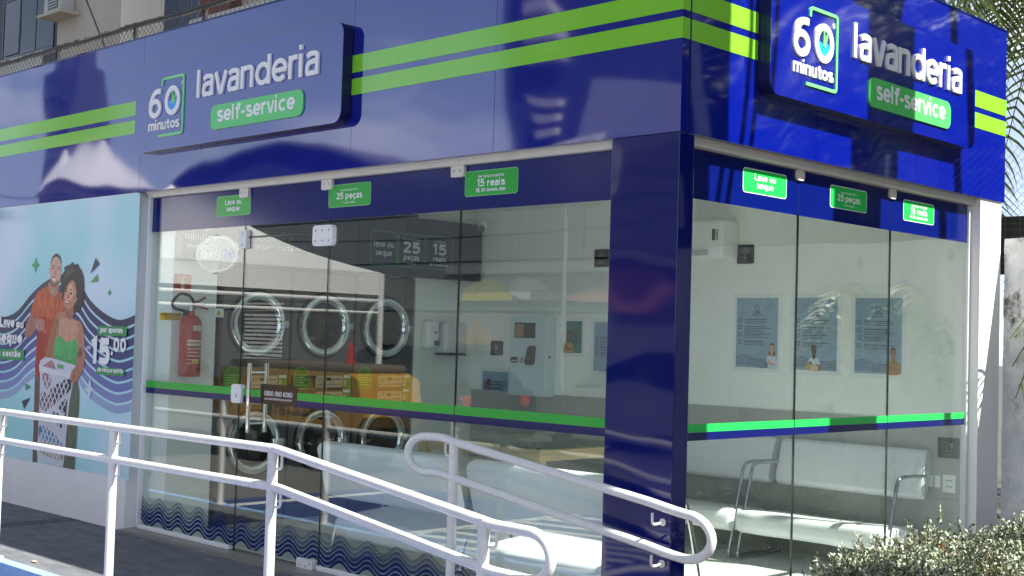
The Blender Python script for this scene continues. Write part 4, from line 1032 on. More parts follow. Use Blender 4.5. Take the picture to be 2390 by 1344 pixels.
# ------------------------------------------------------------------ things on the back and side walls
root = thing('soap_dispenser', 'narrow white soap dispenser on the wall right of the machines', 'dispenser', (-4.65, 2.655, 1.37))
m = MB(); m.rbox(-4.70, 2.59, 1.365, -4.60, 2.73, 1.605, r=0.03, seg=4); m.build('housing', 'plastic_white', root, smooth=True)
m = MB(); m.disc(FM, 2.675, 1.50, 0.012, 0.1, 14, 0.104); m.fbox(FM, 2.66, 1.385, 2.715, 1.43, 0.098, 0.108); m.build('window', 'icon_grey', root)
root = thing('towel_dispenser', 'wide white paper towel dispenser beside the soap dispenser', 'dispenser', (-4.62, 2.88, 1.32))
m = MB(); m.rbox(-4.70, 2.755, 1.32, -4.55, 3.02, 1.595, r=0.035, seg=4); m.build('housing', pm('dispenser_grey', (0.62, 0.66, 0.68), rough=0.3), root, smooth=True)
m = MB(); m.rbox(-4.70, 2.76, 1.305, -4.56, 3.015, 1.319, r=0.004, seg=1); m.build('outlet', 'icon_grey', root)
def security_camera(loc, r, label, aim):
    root = thing('security_camera', label, 'camera', loc)
    L = Vector(loc)
    m = MB(); m.rbox(L.x - 0.03, L.y - 0.03, L.z - 0.012, L.x + 0.03, L.y + 0.03, L.z, r=0.005, seg=2); m.tube([L, L + Vector((0, 0, -0.03)), L + Vector((0.02, -0.02, -0.05))], 0.011, 10); m.build('mount', 'plastic_white', root)
    a = Vector(aim).normalized(); p = L + Vector((0.02, -0.02, -0.055))
    m = MB(); m.tube([p - a * 0.05, p + a * 0.05], r, 18); m.build('housing', 'plastic_white', root, smooth=True)
    m = MB(); m.tube([p + a * 0.0505, p + a * 0.056], r * 0.92, 18); m.build('lens', 'icon_grey', root, smooth=True)
security_camera((-4.50, 3.10, 2.50), 0.036, 'white bullet security camera under the ceiling at the end of the price board', (0.55, -0.75, -0.45))

kiosk = thing('payment_kiosk', 'pale wall mounted payment kiosk with black screen and card reader', 'kiosk', (-3.9, 3.15, 0.99))
kx0, kx1, kz0, kz1 = -4.115, -3.687, 0.985, 1.655
FQ = Fr((0, 3.09, 0), (1, 0, 0), (0, 0, 1), (0, -1, 0))
m = MB(); m.rbox(kx0, 3.09, kz0, kx1, 3.219, kz1, r=0.006, seg=2); m.build('cabinet', 'kiosk_grey', kiosk)
m = MB(); m.fbox(FQ, -4.055, 1.475, -3.81, 1.605, 0.0, 0.004); sc_ = m.build('screen', 'gloss_black', kiosk)
m = MB(); m.fbox(FQ, -4.05, 1.482, -3.945, 1.590, 0.0042, 0.0046); m.build('screen_image', pm('screen_tan', (0.30, 0.20, 0.11), rough=0.2), sc_)
m = MB(); m.fbox(FQ, -3.905, 1.245, -3.80, 1.415, 0.0, 0.003); m.build('reader_recess', 'kiosk_grey', kiosk)
m = MB(); m.poly(FQ, smooth_closed([(-3.885, 1.265), (-3.865, 1.36), (-3.845, 1.40), (-3.80, 1.408), (-3.802, 1.33), (-3.806, 1.262), (-3.845, 1.245)], 4), 0.003, 0.045); m.build('card_reader', 'gloss_black', kiosk)
m = MB(); m.fbox(FQ, -4.085, 1.262, -4.01, 1.312, 0.0, 0.006); rc = m.build('receipt_slot', 'plate_black', kiosk)
m = MB(); m.fbox(FQ, -4.075, 1.276, -4.02, 1.284, 0.0062, 0.0066); m.build('slot', 'print_white', rc)
m = MB(); m.disc(FQ, -3.955, 1.287, 0.027, 0.0, 24, 0.008); m.build('button', pm('button_grey', (0.35, 0.40, 0.42), rough=0.25), kiosk, smooth=True)
m = MB(); m.tube([(kx1, 3.14, 1.32), (kx1 + 0.006, 3.14, 1.32)], 0.012, 14); m.build('key_lock', 'icon_grey', kiosk)

def wall_sign(fr, s0, t0, s1, t1, label, shapes, txt=None):
    root = thing('info_sign', label, 'sign', fr.at((s0 + s1) / 2, t0, 0))
    m = MB(); m.poly(fr, rrect(s0, t0, s1, t1, 0.012), 0.001, 0.010); m.build('plate', 'plate_black', root)
    m = MB(); shapes(m, fr, (s0 + s1) / 2, (t0 + t1) / 2); m.build('pictogram', pm('sign_grey', (0.20, 0.22, 0.22), rough=0.4), root)
    m = MB(); r4 = rrect(s0 + 0.006, t0 + 0.006, s1 - 0.006, t1 - 0.006, 0.009); m.ribbon(fr, r4 + [r4[0]], 0.002, 0.0104); m.build('border', pm('sign_green_dim', (0.06, 0.12, 0.08), rough=0.4), root)
def wifi(m, fr, x, y):
    for k in range(4): m.ribbon(fr, arc(x, y - 0.012, 0.014 + k * 0.012, 0.016 + k * 0.013, 40, 140, 10), 0.006, 0.0106)
    m.poly(fr, rrect(x - 0.012, y - 0.04, x + 0.012, y - 0.008, 0.008), 0.0106); m.fbox(fr, x - 0.025, y - 0.056, x + 0.025, y - 0.050, 0.0104, 0.0107)
def plug(m, fr, x, y):
    m.ribbon(fr, [(x - 0.04, y - 0.02), (x - 0.005, y - 0.02), (x - 0.005, y + 0.035), (x - 0.04, y + 0.035), (x - 0.04, y - 0.02)], 0.004, 0.0106)
    m.poly(fr, [(x - 0.027, y + 0.005), (x - 0.02, y + 0.022), (x - 0.02, y + 0.01), (x - 0.013, y + 0.01), (x - 0.02, y - 0.006), (x - 0.02, y + 0.005)], 0.0106)
    m.poly(fr, rrect(x + 0.01, y + 0.005, x + 0.032, y + 0.033, 0.006), 0.0106); m.ribbon(fr, [(x + 0.02, y + 0.005), (x + 0.02, y - 0.02), (x + 0.005, y - 0.03)], 0.004, 0.0106); m.fbox(fr, x - 0.035, y - 0.048, x + 0.03, y - 0.042, 0.0104, 0.0107)
def dots(m, fr, x, y):
    for k in range(3): m.ribbon(fr, arc(x - 0.018 + k * 0.018, y + 0.02 + (k % 2) * 0.012, 0.011, 0.012, 0, 360, 12), 0.004, 0.0106)
    for k in range(2): m.fbox(fr, x - 0.035, y - 0.03 - k * 0.012, x + 0.035, y - 0.025 - k * 0.012, 0.0104, 0.0107)
wall_sign(FK, -1.879, 2.072, -1.732, 2.212, 'black wifi sign on the white back wall beside the air conditioner', wifi)
wall_sign(FK, -0.268, 0.768, -0.118, 0.903, 'black phone charging sign near the power outlets', plug)
wall_sign(FK, -3.282, 2.072, -3.125, 2.218, 'black square sign high on the back wall, seen left of the corner column', dots)
wall_sign(FK, -4.462, 1.315, -4.315, 1.443, 'small black sign on the back wall left of the payment kiosk', lambda m, fr, x, y: (m.poly(fr, [(x - 0.025, y + 0.03), (x + 0.025, y + 0.03), (x + 0.012, y - 0.02), (x - 0.012, y - 0.02)], 0.0106), m.fbox(fr, x - 0.03, y - 0.045, x + 0.03, y - 0.038, 0.0104, 0.0107)))

def printed_person(m_list, root, fr, x, z, sc, skin, top, hair, long_hair=False, bundle=None):
    d = 0.0044
    def lay(nm, pts, mat, k, sm=True):
        mm = MB(); mm.poly(fr, smooth_closed([(x + a * sc, z + b * sc) for a, b in pts], 4) if sm else [(x + a * sc, z + b * sc) for a, b in pts], d + k * 0.0003); mm.build('printed_' + nm, pm('pp_' + mat[1:], mat, rough=0.4), root, fix=False)
    if long_hair: lay('hair', [(-.16, 1.3), (0, 1.62), (.16, 1.35), (.22, .8), (.1, .7), (-.2, .75)], hair, 0)
    lay('clothes', [(-.42, 0), (-.40, .5), (-.30, .72), (-.1, .80), (.1, .80), (.30, .72), (.40, .5), (.42, 0)], top, 1)
    lay('neck', [(-.09, .72), (-.08, 1.0), (.08, 1.0), (.09, .72)], skin, 2)
    lay('head', [(-.17, 1.2), (-.14, 1.02), (0, .90), (.14, 1.02), (.17, 1.2), (.13, 1.45), (0, 1.52), (-.13, 1.45)], skin, 3)
    lay('hair', [(-.18, 1.22), (-.16, 1.46), (0, 1.60), (.16, 1.46), (.18, 1.22), (.13, 1.40), (0, 1.46), (-.13, 1.40)], hair, 4)
    lay('smile', [(-.06, 1.08), (0, 1.04), (.06, 1.08), (0, 1.06)], '#efe6e0', 5)
    for s_ in (-.07, .07): lay('eye', [(s_ - .03, 1.24), (s_, 1.26), (s_ + .03, 1.24), (s_, 1.22)], '#1c1410', 5)
    lay('arm', [(-.36, .45), (-.2, .25), (.2, .2), (.3, .3), (0, .34), (-.25, .55)], skin, 6)
    if bundle:
        for k, (cc, ox, oy) in enumerate(bundle):
            lay('bundle', [(ox - .28, oy), (ox - .2, oy + .3), (ox, oy + .36), (ox + .22, oy + .28), (ox + .28, oy), (ox, oy - .06)], cc, 7 + k)

def info_poster(x0, z0, x1, z1, label, icon, head, sub, person=None, waves_on=True, colr='#93adc2'):
    fr = FK
    root = thing('info_poster', label, 'poster', fr.at((x0 + x1) / 2, z0, 0))
    m = MB(); m.fbox(fr, x0 - 0.03, z0 - 0.03, x1 + 0.03, z1 + 0.03, 0.0005, 0.0030); m.build('acrylic_backing', pm('acrylic_white', (0.80, 0.83, 0.82), rough=0.15), root)
    m = MB(); m.fbox(fr, x0, z0, x1, z1, 0.0031, 0.0040); m.build('printed_sheet', pm('sheet_' + colr[1:], colr, rough=0.25, var=0.12, vscale=3), root)
    W, H = x1 - x0, z1 - z0
    ink = pm('print_ink', (0.03, 0.035, 0.06), rough=0.4)
    if waves_on:
        m = MB()
        for k in range(6):
            pts = [(x0 + W * i / 24, z0 + 0.004 + H * (0.02 + 0.020 * k) + H * 0.05 * max(0.0, math.sin(i / 24 * math.pi * 2 + 0.4)) * (0.5 + k * 0.12)) for i in range(25)]
            m.ribbon(fr, pts, 0.0045, 0.0042)
        m.build('printed_wave', pm('print_wavelet', '#3d4f77', rough=0.4), root, fix=False)
    m = MB(); cx = x0 + W * 0.5
    icon(m, fr, cx, z1 - H * 0.15)
    if head: write(m, fr, head, cx, z1 - H * 0.225, 0.017, .26, 0.0042, align='c', width=W * 0.16)
    if sub: write(m, fr, sub, cx, z1 - H * 0.255, 0.009, .22, 0.0042, align='c', width=W * 0.24)
    m.build('printed_heading', ink, root, fix=False)
    m = MB(); r2 = random.Random(label)
    zz = z1 - H * 0.31
    for blk in range(4):
        m.ribbon(fr, [(x0 + W * 0.06, zz - 0.016), (x0 + W * 0.13, zz - 0.016), (x0 + W * 0.13, zz + 0.008), (x0 + W * 0.06, zz + 0.008), (x0 + W * 0.06, zz - 0.016)], 0.005, 0.0042)
        for ln in range(3 if blk != 1 else 4):
            m.fbox(fr, x0 + W * 0.2, zz - 0.002 - ln * 0.0125, x0 + W * (0.62 + 0.22 * r2.random()), zz + (0.004 if ln == 0 else 0.002) - ln * 0.0125, 0.0041, 0.0044)
        zz -= H * 0.105
    m.build('printed_text', ink, root, fix=False)
    if person: printed_person(None, root, fr, *person)
    return root
def drop(m, fr, x, z):
    p = smooth_closed([(x, z + 0.026), (x + 0.016, z - 0.004), (x, z - 0.018), (x - 0.016, z - 0.004)], 5); m.ribbon(fr, p + [p[0]], 0.005, 0.0042)
def wav(m, fr, x, z):
    for k in range(3): m.ribbon(fr, [(x - 0.022 + i * 0.004, z - 0.014 + k * 0.014 + 0.004 * math.sin(i * 0.9)) for i in range(12)], 0.005, 0.0042)
def heart(m, fr, x, z):
    p = smooth_closed([(x, z - 0.018), (x - 0.022, z + 0.004), (x - 0.012, z + 0.018), (x, z + 0.010), (x + 0.012, z + 0.018), (x + 0.022, z + 0.004)], 4); m.ribbon(fr, p + [p[0]], 0.005, 0.0042)
none = lambda m, fr, x, z: None
info_poster(-1.873, 1.305, -1.513, 1.817, 'pale blue wall poster headed Lave with a water drop and a long haired woman', drop, 'Lave', 'facilmente', (-1.56, 1.306, 0.115, '#d9a58c', '#c9d2e2', '#3a2620', True, [('#4f6f8f', -.55, .05), ('#6d8aa3', -.75, .02)]))
info_poster(-1.376, 1.302, -1.028, 1.817, 'middle blue wall poster headed Seque with wave icon and a man holding clothes', wav, 'Seque', 'rapidamente', (-1.21, 1.303, 0.115, '#5b3a2c', '#d9dde2', '#191310', False, [('#b8a24a', -.3, .05), ('#8a6f52', .25, .02), ('#d6c7a8', .05, .0)]))
info_poster(-0.890, 1.298, -0.538, 1.815, 'rightmost blue wall poster headed Curta with a heart and a person in mustard', heart, 'Curta', 'melhor parte', (-0.60, 1.299, 0.115, '#9a6a4c', '#b07a2c', '#2a1c16', False, None))
info_poster(-4.560, 0.890, -4.17, 1.172, 'blue instruction poster below the payment kiosk with a man in white', none, None, None, (-4.48, 0.892, 0.135, '#8a5a44', '#d5dbe4', '#1c1512', False, None), False, '#8fa9bf')
info_poster(-3.265, 1.222, -2.95, 1.622, 'tall blue rules poster on the back wall, partly hidden by the corner column', none, None, None, None, False, '#8fa9c4')
root = info_poster(-3.575, 1.362, -3.400, 1.627, 'small teal poster of a person with a phone between kiosk and rules poster', none, None, None, (-3.545, 1.364, 0.115, '#7a4a36', '#b58a3c', '#1c1512', False, None), False, '#3f7f7c')

ac = thing('air_conditioner', 'white split air conditioner on the back wall just right of the corner column', 'air conditioner', (-2.2, 3.1, 2.11))
m = MB(); m.rbox(-2.70, 3.0, 2.11, -1.865, 3.219, 2.385, r=0.025, seg=4); m.build('housing', 'plastic_white', ac, smooth=True)
m = MB(); m.rbox(-2.66, 2.985, 2.125, -1.99, 3.02, 2.165, r=0.006, seg=2); m.build('louver', pm('louver_grey', (0.45, 0.46, 0.46), rough=0.3), ac)
m = MB(); m.fbox(Fr((0, 3.0, 0), (1, 0, 0), (0, 0, 1), (0, -1, 0)), -1.958, 2.235, -1.93, 2.32, 0.0, 0.001)
for q in range(5): m.fbox(Fr((0, 3.0, 0), (1, 0, 0), (0, 0, 1), (0, -1, 0)), -1.922, 2.24 + q * 0.016, -1.905, 2.25 + q * 0.016, 0.0, 0.001)
m.build('label', 'icon_grey', ac)
for x0, x1, nm, lb_ in ((-0.338, -0.298, 'light_switch', 'narrow white switch plate nearest the bench end'), (-0.285, -0.245, 'light_switch', 'narrow white switch plate next to the power outlet'), (-0.228, -0.142, 'power_outlet', 'white double power outlet on the wall by the side pillar')):
    root = thing(nm, lb_, nm.replace('_', ' '), (x0, 3.22, 0.57))
    m = MB(); m.rbox(x0, 3.207, 0.572 if nm[0] == 'l' else 0.545, x1, 3.2195, 0.650 if nm[0] == 'l' else 0.662, r=0.003, seg=2); m.build('plate', 'plastic_white', root)
    if nm == 'power_outlet':
        m = MB(); f2 = Fr((0, 3.207, 0), (1, 0, 0), (0, 0, 1), (0, -1, 0))
        for a, b in ((-.2, .02), (0, .02), (.2, .02), (-.2, -.02), (0, -.02), (.2, -.02)): m.disc(f2, (x0 + x1) / 2 + a * 0.08, 0.604 + b, 0.005, 0.0004, 8)
        m.build('socket_hole', 'plate_black', root)

# ------------------------------------------------------------------ benches and table
def bench(x0, x1, yb, face, label, group):
    """two cushions on a chrome sled frame; face = -1 looks towards the street, +1 into the room"""
    root = thing('waiting_bench', label, 'bench', ((x0 + x1) / 2, yb, 0), group)
    f = face
    def Y(v): return yb + f * v
    m = MB()
    def cushion(p0, p1, th, nm):
        """slab between two profile points (v, z), th thick"""
        v0, z0 = p0; v1, z1 = p1
        t = Vector((v1 - v0, z1 - z0)).normalized(); n = Vector((-t.y, t.x))
        L = math.hypot(v1 - v0, z1 - z0); r = min(th * 0.42, 0.055)
        prof = rrect(0, 0, L, th, r, 4)
        mm = MB(); k = 14; rows = []
        for i in range(k + 1):
            u = i / k; x = x0 + (x1 - x0) * u; e = min(u, 1 - u) * k
            sh = 0.93 if e < 0.5 else (0.985 if e < 1.5 else 1.0)
            if i == 1: x = x0 + 0.02
            if i == k - 1: x = x1 - 0.02
            bul = 1 + 0.03 * math.sin(u * 9)
            rows.append([Vector((x, Y(v0 + t.x * (L / 2 + (a - L / 2) * sh) + n.x * (th / 2 + (b - th / 2) * sh * bul)), z0 + t.y * (L / 2 + (a - L / 2) * sh) + n.y * (th / 2 + (b - th / 2) * sh * bul))) for a, b in prof])
        npf = len(prof)
        for row in rows: mm.v += row
        for i in range(k):
            for j in range(npf): mm.f.append((i * npf + j, i * npf + (j + 1) % npf, (i + 1) * npf + (j + 1) % npf, (i + 1) * npf + j))
        mm.f.append(tuple(range(npf))); mm.f.append(tuple(k * npf + j for j in range(npf)))
        return mm.build(nm, 'vinyl_white', root, smooth=True, ang=50)
    cushion((0.145, 0.505), (0.045, 0.825), 0.105, 'backrest') if f < 0 else cushion((0.145, 0.455), (0.045, 0.80), 0.105, 'backrest')
    cushion((0.62, 0.342), (0.10, 0.305), 0.148, 'seat')
    for x in (x0 + 0.006, x1 - 0.006):
        for dx in (0.0,):
            p = smooth_open([(x + dx, Y(0.05), 0.645), (x + dx, Y(0.25), 0.652), (x + dx, Y(0.37), 0.650), (x + dx, Y(0.42), 0.625), (x + dx, Y(0.455), 0.52), (x + dx, Y(0.52), 0.30), (x + dx, Y(0.575), 0.09), (x + dx, Y(0.585), 0.04), (x + dx, Y(0.555), 0.016), (x + dx, Y(0.40), 0.014), (x + dx, Y(0.12), 0.014), (x + dx, Y(0.08), 0.03), (x + dx, Y(0.085), 0.08), (x + dx, Y(0.15), 0.31)], 5)
            mm = MB(); mm.tube(p, 0.0125, 10); mm.build('sled_leg', 'bench_chrome', root, smooth=True)
    mm = MB(); mm.rbox(x0 + 0.05, min(Y(0.14), Y(0.58)), 0.262, x1 - 0.05, max(Y(0.14), Y(0.58)), 0.287, r=0.004, seg=1); mm.build('seat_frame', 'steel', root)
    return root
bench(-1.415, -0.315, 3.20, -1, 'white padded bench with chrome sled legs against the back wall, near the charging sign', 'white waiting benches')
bench(-2.65, -1.475, 3.20, -1, 'white padded bench against the back wall, mostly hidden behind the corner column', 'white waiting benches')
bench(-2.905, -1.725, 0.195, 1, 'white bench with its back to the front glass, beside the door', 'white waiting benches')
bench(-1.545, -0.36, 0.195, 1, 'white bench with its back to the front glass, next to the corner column', 'white waiting benches')

tab = thing('glass_table', 'glass topped folding table with pale wooden legs in the middle of the room', 'table', (-2.9, 2.0, 0))
m = MB(); m.poly(Fr((0, 0, 0), (1, 0, 0), (0, 1, 0), (0, 0, 1)), rrect(-3.42, 1.32, -2.05, 2.62, 0.03), 0.748, 0.758); m.build('glass_top', 'table_glass', tab)
for (x, y) in ((-3.30, 1.42), (-2.17, 1.42), (-3.30, 2.52), (-2.17, 2.52)):
    m = MB(); m.rbox(x - 0.035, y - 0.035, 0.0, x + 0.035, y + 0.035, 0.742, r=0.004, seg=1); m.build('leg', 'wood_pale', tab)
m = MB()
for y in (1.42, 2.52): m.rbox(-3.264, y - 0.02, 0.66, -2.206, y + 0.02, 0.735, r=0.003, seg=1)
for x in (-3.30, -2.17): m.rbox(x - 0.02, 1.456, 0.66, x + 0.02, 2.484, 0.735, r=0.003, seg=1)
m.build('apron', 'wood_pale', tab)
m = MB()
for (x, y) in ((-3.30, 1.42), (-2.17, 1.42), (-3.30, 2.52), (-2.17, 2.52)): m.tube([(x, y, 0.7425), (x, y, 0.7478)], 0.02, 12)
m.build('pad', 'rubber_black', tab)

# ------------------------------------------------------------------ handrails
def railing(name, label, top, low, loops, posts, y, hooks, group, r=0.0225):
    root = thing(name, label, 'handrail', (top[0][0], y, 0), group)
    m = MB(); m.tube([(a, y, b) for a, b in loops], r, 16); m.build('rail', 'rail_white', root, smooth=True)
    if low:
        m = MB(); m.tube([(a, y, b) for a, b in low], r, 16); m.build('rail', 'rail_white', root, smooth=True)
    for (x, z0, z1) in posts:
        m = MB(); m.tube([(x, y, z0), (x, y, z1)], 0.0255, 18); p = m.build('post', 'rail_white', root, smooth=True)
        m = MB(); m.tube([(x, y, z0 + 0.0005), (x, y, z0 + 0.008)], 0.055, 18); m.build('foot_plate', 'rail_white', p)
    for (x, z, dx) in hooks:
        m = MB(); m.tube(smooth_open([(x, y, z - 0.02), (x, y, z - 0.065), (x - 0.01 * (1 if dx > 0 else -1), y, z - 0.085), (x - dx, y, z - 0.088)], 5), 0.0065, 8); m.build('hook', 'rail_white', root, smooth=True)
    return root
yf = -1.21
f_top = [(-8.6, 0.907), (-1.47, 0.907), (-1.43, 0.906), (-1.39, 0.902), (-1.35, 0.897), (-0.02, 0.733), (0.02, 0.727), (0.06, 0.724), (0.24, 0.722)]
end = [(0.24 + 0.115 * math.sin(R_(a)), 0.722 - 0.0925 + 0.0925 * math.cos(R_(a))) for a in range(12, 180, 12)]
f_low = [(0.24, 0.537), (0.06, 0.540), (0.02, 0.543), (-0.02, 0.549), (-1.35, 0.717), (-1.39, 0.722), (-1.43, 0.725), (-1.47, 0.726), (-8.6, 0.726)]
hooks_f = [(-4.33, 0.905, 0.055), (-4.33, 0.725, 0.055), (-2.90, 0.905, 0.055), (-2.90, 0.725, 0.055), (-1.385, 0.902, 0.055), (-1.385, 0.722, 0.055), (0.062, 0.722, 0.055), (0.062, 0.54, 0.055)]
railing('handrail', 'sunlit white double handrail along the outer kerb of the ramp', f_top, None, f_top + end + f_low, [(-7.31, -0.016, 0.90), (-5.86, -0.016, 0.90), (-4.41, -0.016, 0.905), (-2.97, -0.016, 0.905), (-1.457, -0.016, 0.912), (-0.012, -0.178, 0.745)], yf, hooks_f, 'white ramp handrails')
yb = -0.095
b_top = [(-1.60, 0.918), (-1.50, 0.921), (-1.44, 0.915), (-1.39, 0.905), (-0.05, 0.727), (0.02, 0.715), (0.10, 0.702), (0.16, 0.694)]
e1 = [(0.16 + 0.14 * math.sin(R_(a)), 0.694 - 0.10 + 0.10 * math.cos(R_(a))) for a in range(15, 180, 15)]
b_low = [(0.16, 0.494), (0.10, 0.500), (0.03, 0.510), (-0.05, 0.524), (-1.40, 0.716), (-1.46, 0.724), (-1.52, 0.727), (-1.60, 0.722)]
e2 = [(-1.60 - 0.155 * math.sin(R_(a)), 0.722 + 0.098 - 0.098 * math.cos(R_(a))) for a in range(15, 180, 15)]
lp = b_top + e1 + b_low + e2 + [(-1.60, 0.918)]
rb = railing('handrail', 'shaded white double handrail with rounded ends between the ramp and the glass', b_top, None, lp, [(-1.385, -0.03, 0.925)], yb, [(-1.45, 0.915, -0.05), (-1.46, 0.724, -0.05)], 'white ramp handrails')
for z in (0.70, 0.508):
    m = MB(); m.tube(smooth_open([(-0.035, yb, z - 0.02), (-0.035, yb, z - 0.06), (-0.037, yb + 0.02, z - 0.075), (-0.045, yb + 0.094, z - 0.072)], 5), 0.0065, 8); m.tube([(-0.045, -0.006, z - 0.072), (-0.045, -0.0005, z - 0.072)], 0.018, 12); m.build('wall_hook', 'rail_white', rb, smooth=True)

# ------------------------------------------------------------------ left of the facade: wall lamp; above: roof fence, stay
root = thing('floodlight', 'small white floodlight on the poster wall just under the fascia', 'lamp', (-7.2, -0.1, 2.4))
m = MB(); m.rbox(-7.36, -0.17, 2.355, -7.20, -0.05, 2.445, r=0.012, seg=2); m.build('housing', 'plastic_white', root)
m = MB(); m.box(-7.31, -0.0505, 2.385, -7.25, -0.001, 2.415); m.build('bracket', 'plastic_white', root)
m = MB(); m.rbox(-7.345, -0.182, 2.368, -7.215, -0.1705, 2.432, r=0.004, seg=1); m.build('lens', pm('lens_grey', (0.45, 0.48, 0.55), rough=0.15), root)

def chain_link(x0, x1, y, z0, z1, root, cell=0.062, r=0.0022, along=(1, 0)):
    m = MB(); H = z1 - z0; n = int((x1 - x0) / cell) + int(H / cell) + 2
    for sgn in (1, -1):
        for k in range(-int(H / cell) - 1, int((x1 - x0) / cell) + 2):
            pts = []
            a = k * cell
            s0, s1 = 0.0, H
            xa, xb = (x0 + a, x0 + a + H) if sgn > 0 else (x0 + a + H, x0 + a)
            ya, yb_ = z0, z1
            # clip
            def clipx(px_, pz_, qx_, qz_):
                if px_ > qx_: px_, pz_, qx_, qz_ = qx_, qz_, px_, pz_
                if qx_ < x0 or px_ > x1: return None
                if px_ < x0: pz_ += (qz_ - pz_) * (x0 - px_) / (qx_ - px_); px_ = x0
                if qx_ > x1: qz_ -= (qz_ - pz_) * (qx_ - x1) / (qx_ - px_); qx_ = x1
                return px_, pz_, qx_, qz_
            c = clipx(xa, ya, xb, yb_)
            if not c or c[2] - c[0] < 1e-4: continue
            o2 = 0.003 * sgn
            P = lambda s_, z_: Vector((s_, y + o2, z_)) if along[0] else Vector((y + o2, s_, z_))
            m.tube([P(c[0], c[1]), P(c[2], c[3])], r, 4, cap=False)
    return m.build('netting', pm('wire_dark', (0.045, 0.045, 0.045), rough=0.5), root, fix=False, kind='stuff')
fence = thing('chain_link_fence', 'low black chain link fence along the roof edge behind the front fascia', 'fence', (-6.5, 0.32, 3.0), 'chain link fences')
pm('fence_dark', (0.022, 0.022, 0.024), rough=0.6, var=0.3, vscale=30)
m = MB(); pts = [(-9.0 + 0.25 * i, 0.32 + 0.004 * rnd.uniform(-1, 1), 3.868 + 0.008 * rnd.uniform(-1, 1)) for i in range(25)]; m.tube(pts, 0.021, 8); m.build('top_rail', 'fence_dark', fence, smooth=True)
m = MB()
for k in range(70):
    x = -9 + 6 * rnd.random(); a = Vector((x, 0.315, 3.872)); m.tube([a + Vector((0, 0.01, -0.03)), a + Vector((0.015, -0.012, 0.018)), a + Vector((0.03, 0.015, 0.03 * rnd.random()))], 0.004, 4)
m.build('binding_wire', 'fence_dark', fence, kind='stuff')
for x in (-8.3, -7.03, -5.71, -4.70, -3.5):
    m = MB(); m.tube([(x, 0.345, 2.80), (x, 0.345, 3.86)], 0.02, 10); m.build('fence_post', 'fence_dark', fence, smooth=True)
chain_link(-9.0, -3.3, 0.32, 3.45, 3.86, fence)
root = thing('stay_pole', 'thin dark slanting stay rod rising above the roof fence', 'pole', (-8.0, 1.5, 2.8))
m = MB(); m.tube([(-7.75, 1.5, 2.8), (-8.35, 1.5, 4.26), (-9.6, 1.5, 5.86)], 0.022, 8); m.build('rod', 'fence_dark', root, smooth=True)

# apartment block behind the roof
pm('render_beige', (0.46, 0.41, 0.34), rough=0.85, var=0.12, vscale=0.6, bump=0.3, bscale=25)
pm('render_grey', (0.085, 0.09, 0.105), rough=0.8, var=0.15, vscale=0.7)
pm('render_pale', (0.50, 0.49, 0.46), rough=0.8, var=0.1, vscale=0.6)
pm('brick_red', (0.17, 0.065, 0.05), rough=0.85, var=0.3, vscale=5)
pm('window_dark', (0.012, 0.016, 0.022), rough=0.06, ior=1.6)
pm('window_blue', (0.02, 0.05, 0.11), rough=0.06, ior=1.7, wave=0.05, wscale=2)
pm('curtain_grey', (0.25, 0.28, 0.32), rough=0.8)
apt = thing('apartment_block', 'beige and dark grey apartment block rising behind the roof fence', 'building', (-36, 18, -0.2))
m = MB(); m.box(-60, 14.7, -0.2, -35.2, 30, 18); m.build('grey_wing', 'render_grey', apt)
m = MB(); m.box(-35.199, 14.0, -0.2, -31.2, 30, 18); m.build('beige_wing', 'render_beige', apt)
m = MB(); m.box(-31.1995, 14.004, -0.2, -31.17, 15.298, 18); m.build('sun_tinted_return', pm('render_sun_tint', (0.90, 0.84, 0.70), rough=0.8, var=0.06, vscale=0.8), apt, label='beige return wall with sunlight painted into its colour')  # sunlight on this beige face is put into a paler base colour
m = MB(); m.box(-31.199, 15.3, -0.2, -20, 30, 18); m.build('rear_wing', 'render_beige', apt)
m = MB(); m.box(-60, 14.62, 8.7, -37.5, 14.69, 10.6); m.build('spandrel', 'render_pale', apt)
def window(x0, x1, z0, z1, y, fmat, gmat, bars=2):
    m = MB(); m.box(x0 - 0.08, y - 0.06, z0 - 0.1, x1 + 0.08, y - 0.005, z0); m.box(x0 - 0.06, y - 0.04, z0 + 0.001, x0, y - 0.005, z1); m.box(x1, y - 0.04, z0 + 0.001, x1 + 0.06, y - 0.005, z1); m.box(x0 - 0.06, y - 0.04, z1 + 0.001, x1 + 0.06, y - 0.005, z1 + 0.06)
    fr = m.build('window', fmat, apt)
    for k in range(bars):
        a, b = x0 + (x1 - x0) * k / bars, x0 + (x1 - x0) * (k + 1) / bars
        m = MB(); m.box(a + 0.03, y - 0.02 - 0.008 * (k % 2), z0 + 0.03, b - 0.02, y - 0.012 - 0.008 * (k % 2), z1 - 0.02); m.build('pane', gmat, fr)
for z in (1.8, 4.9, 7.9, 10.9, 14.0):
    window(-40.6, -36.9, z - 0.25, z + 1.75, 14.70, 'window_dark', 'window_dark', 3)
    window(-31.0, -28.75, z - 1.1 + .1, z + 1.3, 15.3, 'white_alu', 'window_blue', 3)
    window(-25.0, -22.6, z - 0.3, z + 1.3, 15.3, 'white_alu', 'window_blue', 2)
m = MB(); m.box(-28.4, 14.9, -0.2, -26.9, 15.299, 18); m.build('brick_pier', 'brick_red', apt)
m = MB()
for z in (4.0, 7.05, 10.1, 13.2): m.box(-28.6, 14.7, z, -20.0, 15.29, z + 0.14)
m.build('slab_edge', 'render_pale', apt)
for k in range(10):
    m = MB(); m.tube(smooth_open([(-40.4 + k * 0.11, 14.66, 10.75), (-40.38 + k * 0.11, 14.655, 11.6), (-40.4 + k * 0.11, 14.66, 12.6)], 3), 0.05, 6); m.build('curtain_fold', 'curtain_grey', apt)
